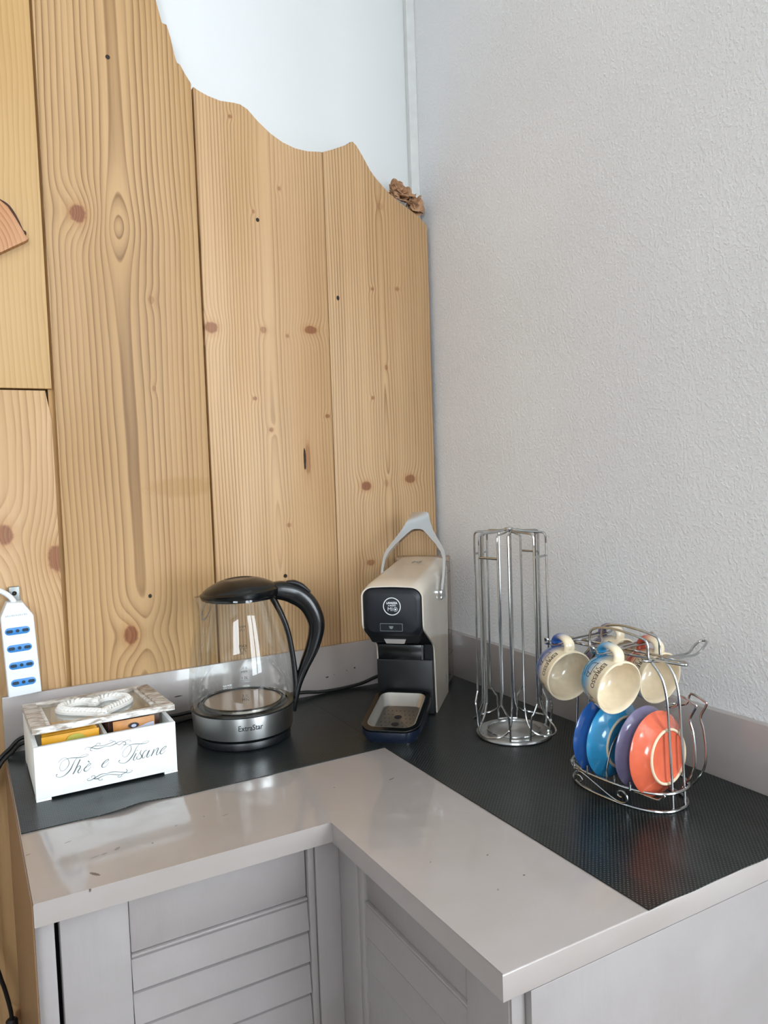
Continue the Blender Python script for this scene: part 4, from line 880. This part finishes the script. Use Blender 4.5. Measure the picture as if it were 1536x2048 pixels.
# ------------------------------------------------------------------ cables
def cable(name, label, pts, r=0.0031, plug=None):
    o = thing(name, label, 'cable', (0, 0, H)); bm = B(); tube(bm, pts, r, 10, sm=8); obj('cord', bm, M_RUBBER, o)
    if plug: bm = B(); tube(bm, plug, 0.0085, 14, ra=[0.0055, 0.0085, 0.0088, 0.0088, 0.006]); obj('plug', bm, M_RUBBER, o)
    return o
cable('power_cable', 'black cable running from the coffee machine along the back upstand and over the worktop end',
      [(-0.120, -0.0065, 0.0235), (-0.138, -0.0062, 0.0190), (-0.1563, -0.0060, 0.0155), (-0.1913, -0.0060, 0.0078), (-0.234, -0.0065, 0.0056), (-0.2746, -0.0060, 0.0068), (-0.3193, -0.0060, 0.0124), (-0.42, -0.0065, 0.014), (-0.512, -0.006, 0.0140), (-0.55, -0.007, 0.0135), (-0.65, -0.012, 0.018), (-0.73, -0.0100, 0.0240), (-0.773, -0.0080, 0.0235), (-0.792, -0.0150, 0.0120), (-0.8075, -0.022, 0.000), (-0.825, -0.030, -0.030), (-0.838, -0.035, -0.10), (-0.838, -0.032, -0.25), (-0.8250, -0.030, -0.3218), (-0.8193, -0.030, -0.3471), (-0.8136, -0.030, -0.3808), (-0.8129, -0.030, -0.398)],
      plug=[(-0.8129, -0.030, -0.3945), (-0.8129, -0.030, -0.397), (-0.8129, -0.030, -0.41), (-0.813, -0.030, -0.435), (-0.813, -0.030, -0.445)])
cable('power_cable', 'black cable coming from the kettle base and passing behind the tea box',
      [(-0.452, -0.066, 0.0048), (-0.455, -0.045, 0.0046), (-0.475, -0.018, 0.0046), (-0.512, -0.0120, 0.0050), (-0.555, -0.0160, 0.0050), (-0.65, -0.022, 0.009), (-0.73, -0.0190, 0.0170), (-0.773, -0.0160, 0.0175), (-0.790, -0.0230, 0.0085), (-0.806, -0.030, -0.004), (-0.826, -0.040, -0.035), (-0.860, -0.040, -0.060), (-0.920, -0.034, -0.060), (-0.960, -0.028, -0.050)],
      plug=[(-0.957, -0.0285, -0.0507), (-0.962, -0.0275, -0.0495), (-0.975, -0.022, -0.047), (-0.985, -0.010, -0.045), (-0.988, 0.006, -0.045)])

# ------------------------------------------------------------------ capsule rack
cr = thing('capsule_rack', 'tall round chromed wire coffee capsule rack without capsules', 'capsule rack', (-0.1112, -0.3668, H + 0.0013), R(-38.4))
bm = B(); lathe(bm, [(0.0005, 0.0), (0.0560, 0.0), (0.0578, 0.0016), (0.0572, 0.0040), (0.0545, 0.0046), (0.0500, 0.0036), (0.0005, 0.0036)], 64); obj('base_plate', bm, M_STEEL, cr)
bm = B(); tube(bm, [(0.0395 * math.cos(a), 0.0395 * math.sin(a), 0.0066) for a in [2 * PI * k / 48 for k in range(48)]], 0.0016, 7, True); obj('base_ring', bm, M_WIRE, cr)
RW = 0.0016
for k in range(4):
    ph = R(-35 + 90 * k); rad = Vector((math.sin(ph), -math.cos(ph), 0)); tan = Vector((math.cos(ph), math.sin(ph), 0))
    def Q(r_, t_, z_): return rad * r_ + tan * t_ + Vector((0, 0, z_))
    for s_ in (-1, 1):
        bm = B()
        tube(bm, [Q(0.004, s_ * 0.003, 0.3150), Q(0.020, s_ * 0.0080, 0.3125), Q(0.040, s_ * 0.0140, 0.3115), Q(0.0500, s_ * 0.0160, 0.3105), Q(0.0535, s_ * 0.0165, 0.3060), Q(0.0540, s_ * 0.0165, 0.295)], RW, 7, sm=4)
        tube(bm, [Q(0.0540, s_ * 0.0165, 0.295), Q(0.0540, s_ * 0.0165, 0.20), Q(0.0545, s_ * 0.0170, 0.070), Q(0.0545, s_ * 0.0180, 0.060), Q(0.0530, s_ * 0.0250, 0.047), Q(0.0510, s_ * 0.0275, 0.040), Q(0.0480, s_ * 0.0270, 0.010), Q(0.0475, s_ * 0.0262, 0.0052)], RW, 7, sm=5)
        obj('frame_wire', bm, M_WIRE, cr)
    bm = B(); tube(bm, [Q(0.0542, -0.0165, 0.2765), Q(0.0542, 0.0165, 0.2765)], 0.0018, 8); obj('cross_bar', bm, M_WIRE, cr)
    bm = B()
    pts = [Q(0.010, -0.010, 0.3128), Q(0.028, -0.0205, 0.3110), Q(0.0350, -0.0228, 0.3080), Q(0.0360, -0.0230, 0.295), Q(0.036, -0.023, 0.18), Q(0.036, -0.0230, 0.065), Q(0.0370, -0.0232, 0.050)]
    lp = [Q(0.048 + 0.0235 * -math.cos(a), -0.0240 * math.sin(a) * 1.0, 0.0235 - 0.010 * (0.5 - 0.5 * math.cos(a))) for a in [R(60 + 240 * i / 12) for i in range(13)]]
    pts2 = [Vector((p.x, p.y, p.z)) for p in pts[::-1]]
    mir = [Q(0.010, 0.010, 0.3128), Q(0.028, 0.0205, 0.3110), Q(0.0350, 0.0228, 0.3080), Q(0.0360, 0.0230, 0.295), Q(0.036, 0.023, 0.18), Q(0.036, 0.0230, 0.065), Q(0.0370, 0.0232, 0.050)]
    loop_ = [Q(0.0405, -0.0245, 0.035), Q(0.047, -0.0255, 0.024), Q(0.056, -0.0235, 0.0175), Q(0.0645, -0.0165, 0.0140), Q(0.0690, -0.0060, 0.0125), Q(0.0690, 0.0060, 0.0125), Q(0.0645, 0.0165, 0.0140), Q(0.056, 0.0235, 0.0175), Q(0.047, 0.0255, 0.024), Q(0.0405, 0.0245, 0.035)]
    tube(bm, pts + loop_ + mir[::-1], RW, 7, sm=4); obj('column_loop', bm, M_WIRE, cr)
    # foot loop between two columns, resting on the plate
    p2 = R(10 + 90 * k); r2 = Vector((math.sin(p2), -math.cos(p2), 0)); t2 = Vector((math.cos(p2), math.sin(p2), 0))
    bm = B(); tube(bm, [r2 * 0.0500 + t2 * -0.0140 + Vector((0, 0, 0.0062)), r2 * 0.0520 + Vector((0, 0, 0.0062)), r2 * 0.0500 + t2 * 0.0140 + Vector((0, 0, 0.0062))], 0.0017, 7, sm=4); obj('foot_wire', bm, M_WIRE, cr)
bm = B(); lathe(bm, [(0.0005, 0.3190), (0.0060, 0.3180), (0.0075, 0.3150), (0.0060, 0.3115), (0.0005, 0.3110)], 18); obj('top_hub', bm, M_WIRE, cr)
# ------------------------------------------------------------------ cup and saucer rack
RO = Vector((-0.122, -0.605, 0)); RA = math.atan2(0.09, 0.996)
Ax = Vector((math.sin(RA), -math.cos(RA), 0)); Lr = Vector((math.cos(RA), math.sin(RA), 0))
rk = thing('cup_rack', 'oval chromed wire rack for espresso cups and saucers with scroll sides', 'cup rack', (RO.x, RO.y, H + 0.0013), RA)
def q_(lat, ax, z_): return (lat, -ax, z_ - 0.0013)
def wire(name, paths, r=0.0016, m=None, sm=6, closed=False, parent=None, segs=8):
    bm = B()
    for p in paths: tube(bm, [q_(*v) for v in p], r, segs, closed, sm)
    return obj(name, bm, m or M_WIRE, parent or rk)
def oval(w, l, z_, n=40, ex=2.5):
    out = []
    for k in range(n):
        a = 2 * PI * k / n; c, s_ = math.cos(a), math.sin(a)
        out.append((-0.002 + w * math.copysign(abs(c) ** (2 / ex), c), 0.003 + l * math.copysign(abs(s_) ** (2 / ex), s_), z_))
    return out
wire('base_ring', [oval(0.0430, 0.0755, 0.0032)], 0.0019, closed=True, sm=2)
wire('saucer_ring', [oval(0.0440, 0.0765, 0.0250)], 0.0019, closed=True, sm=2)
for s_ in (-1, 1):
    x_ = -0.002 + s_ * 0.0440
    wire('scroll', [[(x_, -0.036, 0.0100), (x_, -0.032, 0.0135), (x_, -0.036, 0.0175), (x_, -0.0435, 0.0170), (x_, -0.0450, 0.0110), (x_, -0.038, 0.0225), (x_, -0.028, 0.0215), (x_, -0.010, 0.0150), (x_, 0.010, 0.0080), (x_, 0.024, 0.0050), (x_, 0.034, 0.0075), (x_, 0.0355, 0.0155), (x_, 0.029, 0.0200), (x_, 0.0225, 0.0170), (x_, 0.0225, 0.0125), (x_, 0.028, 0.0115)]], 0.0012, segs=7)
    wire('saucer_rail', [[(s_ * 0.018 - 0.008, -0.070, 0.0240), (s_ * 0.018 - 0.008, -0.064, 0.0165), (s_ * 0.018 - 0.008, -0.05, 0.0150), (s_ * 0.018 - 0.008, 0.05, 0.0150), (s_ * 0.018 - 0.008, 0.066, 0.0165), (s_ * 0.018 - 0.008, 0.0735, 0.0240)]], 0.0014, sm=4)
    lat = -0.002 + s_ * 0.0115
    up_ = [(0.0755, 0.0030), (0.0745, 0.0340), (0.0715, 0.0950), (0.0690, 0.1330), (0.0645, 0.1528), (0.0590, 0.1630), (0.0530, 0.1700), (0.0455, 0.1770)]
    wire('upright', [[(lat, a, z_) for a, z_ in up_]], 0.0016)
    wire('upright', [[(lat, 0.004 - a, z_) for a, z_ in up_]], 0.0016)
    wire('carrying_bow', [[(lat, 0.0440, 0.1760), (lat, 0.0436, 0.1850), (lat, 0.0425, 0.1956), (lat, 0.0350, 0.2010), (lat, 0.0013, 0.2055), (lat, -0.0225, 0.2050), (lat, -0.0400, 0.2000), (lat, -0.0445, 0.1900), (lat, -0.0450, 0.1770)]], 0.0016)
    wire('divider_post', [[(x_, a, 0.0245), (x_ * 0.985, a, 0.0350)] for a in (0.040, 0.017, -0.0245, -0.046)], 0.0013, sm=0)
wire('divider_arch', [[(-0.0455, 0.0050, 0.0245), (-0.0440, 0.0050, 0.040), (-0.0350, 0.0050, 0.064), (-0.0200, 0.0050, 0.078), (-0.002, 0.0050, 0.083), (0.0160, 0.0050, 0.078), (0.0310, 0.0050, 0.064), (0.0400, 0.0050, 0.040), (0.0415, 0.0050, 0.0245)]], 0.0012)
wire('spine', [[(-0.0115, -0.1000, 0.1775), (-0.0120, -0.05, 0.1775), (-0.0125, 0.0, 0.1775), (-0.0115, 0.050, 0.1775), (-0.0095, 0.078, 0.1775), (-0.003, 0.0885, 0.1770), (0.0045, 0.080, 0.1775), (0.0075, 0.050, 0.1775), (0.0085, 0.0, 0.1775), (0.008, -0.05, 0.1775), (0.0075, -0.1000, 0.1775), (-0.002, -0.108, 0.1775)]], 0.0016, closed=True, sm=4)
def hook(ax, z_, l, r_):
    """hairpin hook wires across the rack with upturned tips"""
    pts = []
    for (lat, dz, w) in ((l + 0.000, 0.0095, 0.0), (l + 0.003, 0.0055, 0.0038), (l + 0.010, 0.0, 0.0045), ((l + r_) / 2, 0.0, 0.0045), (r_ - 0.010, 0.0, 0.0045), (r_ - 0.003, 0.0055, 0.0038), (r_, 0.0095, 0.0)): pts.append((lat, dz, w))
    a = [(lat, ax + w, z_ + dz) for lat, dz, w in pts]; b_ = [(lat, ax - w, z_ + dz) for lat, dz, w in pts[1:-1]][::-1]
    wire('hook', [a + b_], 0.0015, closed=True, sm=6)
hook(-0.0700, 0.1825, -0.0660, 0.0600)
hook(0.0040, 0.1840, -0.0660, 0.0480)
wire('hook', [[(-0.022, 0.0460, 0.1765), (0.000, 0.0510, 0.1735), (0.040, 0.0530, 0.1720), (0.066, 0.0545, 0.1715), (0.078, 0.0565, 0.1780), (0.0880, 0.0550, 0.1830), (0.0915, 0.0500, 0.1840), (0.0880, 0.0450, 0.1830), (0.078, 0.0435, 0.1775), (0.066, 0.0440, 0.1715), (0.040, 0.0435, 0.1720), (0.000, 0.0420, 0.1735), (-0.018, 0.0420, 0.1755)]], 0.0016, closed=True, sm=5)
# spoon hook at the front end: two bowed wires joined at the top
prof_ = [(0.0660, 0.0190), (0.0751, 0.0313), (0.0831, 0.0489), (0.0842, 0.0681), (0.0815, 0.0909), (0.0778, 0.1056), (0.0857, 0.1225), (0.0823, 0.1262), (0.0650, 0.1310), (0.0596, 0.1186), (0.0487, 0.1135)]
w1 = [(0.0180, a, z_) for a, z_ in prof_]; w2 = [(0.0380, a + 0.001, z_ - 0.001) for a, z_ in prof_]
wire('spoon_holder', [w1 + [(0.0200, 0.0440, 0.1130), (0.0280, 0.0420, 0.1130), (0.0360, 0.0440, 0.1130)] + w2[::-1]], 0.0015, sm=4)

# saucers ---------------------------------------------------------------
def glaze(name, col, cream=None, z0=0.0, z1=0.0):
    m, nt, b = newmat(name); g = G(nt); x, y, z, vec = g.xyz()
    n = g.noise(vec, 90, detail=3)
    c = lin(col); c2 = tuple(v * 0.93 for v in c[:3]) + (1,); cc = g.mix(g.smooth(n, 0.35, 0.65), c, c2)
    if cream:
        w = g('ADD', z, g('MULTIPLY', g('SUBTRACT', n, 0.5), 0.006)); cc = g.mix(g.smooth(w, z0, z1), cc, lin(cream))
    nt.links.new(cc, b.inputs['Base Color']); b.inputs['Roughness'].default_value = 0.16
    b.inputs['Coat Weight'].default_value = 0.6; b.inputs['Coat Roughness'].default_value = 0.04; return m
M_BISQUE = mat('unglazed_cream', '#D8C4A6', 0.6)
def orient(o, z_axis, x_hint, loc):
    z_ = z_axis.normalized(); x_ = (x_hint - z_ * x_hint.dot(z_)).normalized(); y_ = z_.cross(x_)
    o.matrix_world = Matrix(((x_.x, y_.x, z_.x, loc.x), (x_.y, y_.y, z_.y, loc.y), (x_.z, y_.z, z_.z, loc.z), (0, 0, 0, 1)))
def saucer(label, col, lat, ax, zc, lean=0.0):
    o = thing('saucer', label, 'saucer', (0, 0, 0), 0, 'saucers standing in the cup rack')
    bm = B(); lathe(bm, [(0.0004, 0.0135), (0.0260, 0.0140), (0.0295, 0.0148), (0.0300, 0.0158), (0.0335, 0.0158), (0.0345, 0.0135), (0.0390, 0.0092), (0.0450, 0.0042), (0.0500, 0.0010), (0.0506, 0.0000), (0.0500, -0.0010), (0.0470, 0.0005), (0.0400, 0.0055), (0.0330, 0.0095), (0.0250, 0.0105), (0.0004, 0.0105)], 72); obj('dish', bm, glaze('glaze_' + label.split()[0], col), o, 50)
    bm = B(); lathe(bm, [(0.0300, 0.0156), (0.0303, 0.0172), (0.0316, 0.0178), (0.0330, 0.0172), (0.0334, 0.0156)], 64); obj('foot_ring', bm, M_BISQUE, o, 60)
    P = RO + Lr * lat + Ax * ax + Vector((0, 0, zc + H)); orient(o, Ax * math.cos(lean) + Vector((0, 0, math.sin(lean))), Vector((0, 0, 1)), P)
    return o
saucer('royal blue glazed saucer standing in the cup rack', '#2F62AE', -0.009, -0.0340, 0.0655, R(-4))
saucer('sky blue glazed saucer standing in the cup rack', '#3596C8', -0.010, -0.0120, 0.0655, R(-3))
saucer('mauve glazed saucer standing in the cup rack', '#766D8C', -0.009, 0.0300, 0.0655, R(-2))
saucer('coral orange glazed saucer standing in the cup rack', '#D96547', -0.010, 0.0515, 0.0640, R(2))

# cups -------------------------------------------------------------------
M_INSIDE = glaze('cream_glaze', '#E6D5B8')
CUPP = [(0.0004, 0.0070), (0.0165, 0.0070), (0.0185, 0.0060), (0.0205, 0.0075), (0.0250, 0.0110), (0.0285, 0.0170), (0.0308, 0.0250), (0.0322, 0.0350), (0.0329, 0.0440), (0.0333, 0.0490)]
def cup(label, col, cream0, lat, ax, zc, tilt, shift=0.0, words=True, yaw=0.0):
    o = thing('espresso_cup', label, 'cup', (0, 0, 0), 0, 'espresso cups hanging on the cup rack')
    mg = glaze('cup_' + label.split()[0], col, '#E2D2B4', 0.018 + shift, 0.040 + shift)
    bm = B(); lathe(bm, CUPP + [(0.0334, 0.0500), (0.0328, 0.0510)], 64); body = obj('body', bm, mg, o, 60)
    bm = B(); lathe(bm, [(0.0328, 0.0510), (0.0316, 0.0512), (0.0308, 0.0502), (0.0304, 0.0440), (0.0296, 0.0330), (0.0272, 0.0220), (0.0235, 0.0145), (0.0170, 0.0105), (0.0004, 0.0095)], 64); obj('inside', bm, M_INSIDE, o, 60)
    bm = B(); sweep(bm, [(0.0280, 0, 0.0425), (0.0370, 0, 0.0435), (0.0425, 0, 0.0390), (0.0440, 0, 0.0300), (0.0420, 0, 0.0200), (0.0350, 0, 0.0140), (0.0240, 0, 0.0150)], [0.0048, 0.0042, 0.0040, 0.0040, 0.0040, 0.0042, 0.0048], [0.0088, 0.0076, 0.0072, 0.0070, 0.0070, 0.0072, 0.0080], 16, 6); obj('handle', bm, mg, o, 60)
    rad = lambda z_: interp([(b_, a) for a, b_ in CUPP[3:]], z_)
    if words:
        text_obj('printed_word', 'ESPRESSO', 0.0088, M_INK, body, on_cyl(R(58), rad, 0.0400, 0.0003), extra=0.00005, sx=0.92, sub=1)
        bm = B(); f1 = on_cyl(R(50), rad, 0.0270, 0.0003)
        for pts_ in ([(-.008, .004), (-.006, -.003), (0, -.005), (.006, -.003), (.008, .004)], [(-.009, .004), (0, .003), (.009, .004)], [(.008, .002), (.012, .002), (.011, -.002), (.006, -.002)], [(-.003, .006), (-.001, .008), (-.003, .010)], [(.002, .006), (.004, .008), (.002, .010)], [(-.012, -.006), (0, -.0085), (.012, -.006)]):
            ribbon(bm, pts_, [0.0007] * len(pts_), f1, 4)
        f3 = on_cyl(R(128), rad, 0.0380, 0.0003)
        for k in range(4): ribbon(bm, [(-.012 + k * .007, -.004), (-.010 + k * .007, .004), (-.008 + k * .007, -.003), (-.006 + k * .007, .001)], [0.0006, 0.001, 0.0008, 0.0005], f3, 4)
        obj('printed_drawing', bm, M_INK, body, 0)
    A2 = Ax * math.cos(yaw) + Lr * math.sin(yaw)
    za = A2 * math.cos(tilt) + Vector((0, 0, -math.sin(tilt)))
    P = RO + Lr * lat + Ax * ax + Vector((0, 0, zc + H)) - za * 0.0505
    orient(o, za, Vector((0, 0, 1)), P); return o
cup('royal blue and cream espresso cup hanging on the rack', '#2E5CA6', 0, -0.0520, -0.0440, 0.1452, R(11), yaw=R(-14))
cup('sky blue and cream espresso cup hanging on the rack', '#3A97C9', 0, -0.0520, 0.0320, 0.1468, R(11), yaw=R(-9))
cup('coral red and cream espresso cup hanging on the rack', '#C4573F', 0, 0.0260, 0.0320, 0.1440, R(9), yaw=R(-9))
cup('mauve and cream espresso cup hanging at the back of the rack', '#6E6480', 0, 0.0480, -0.0440, 0.1452, R(9))
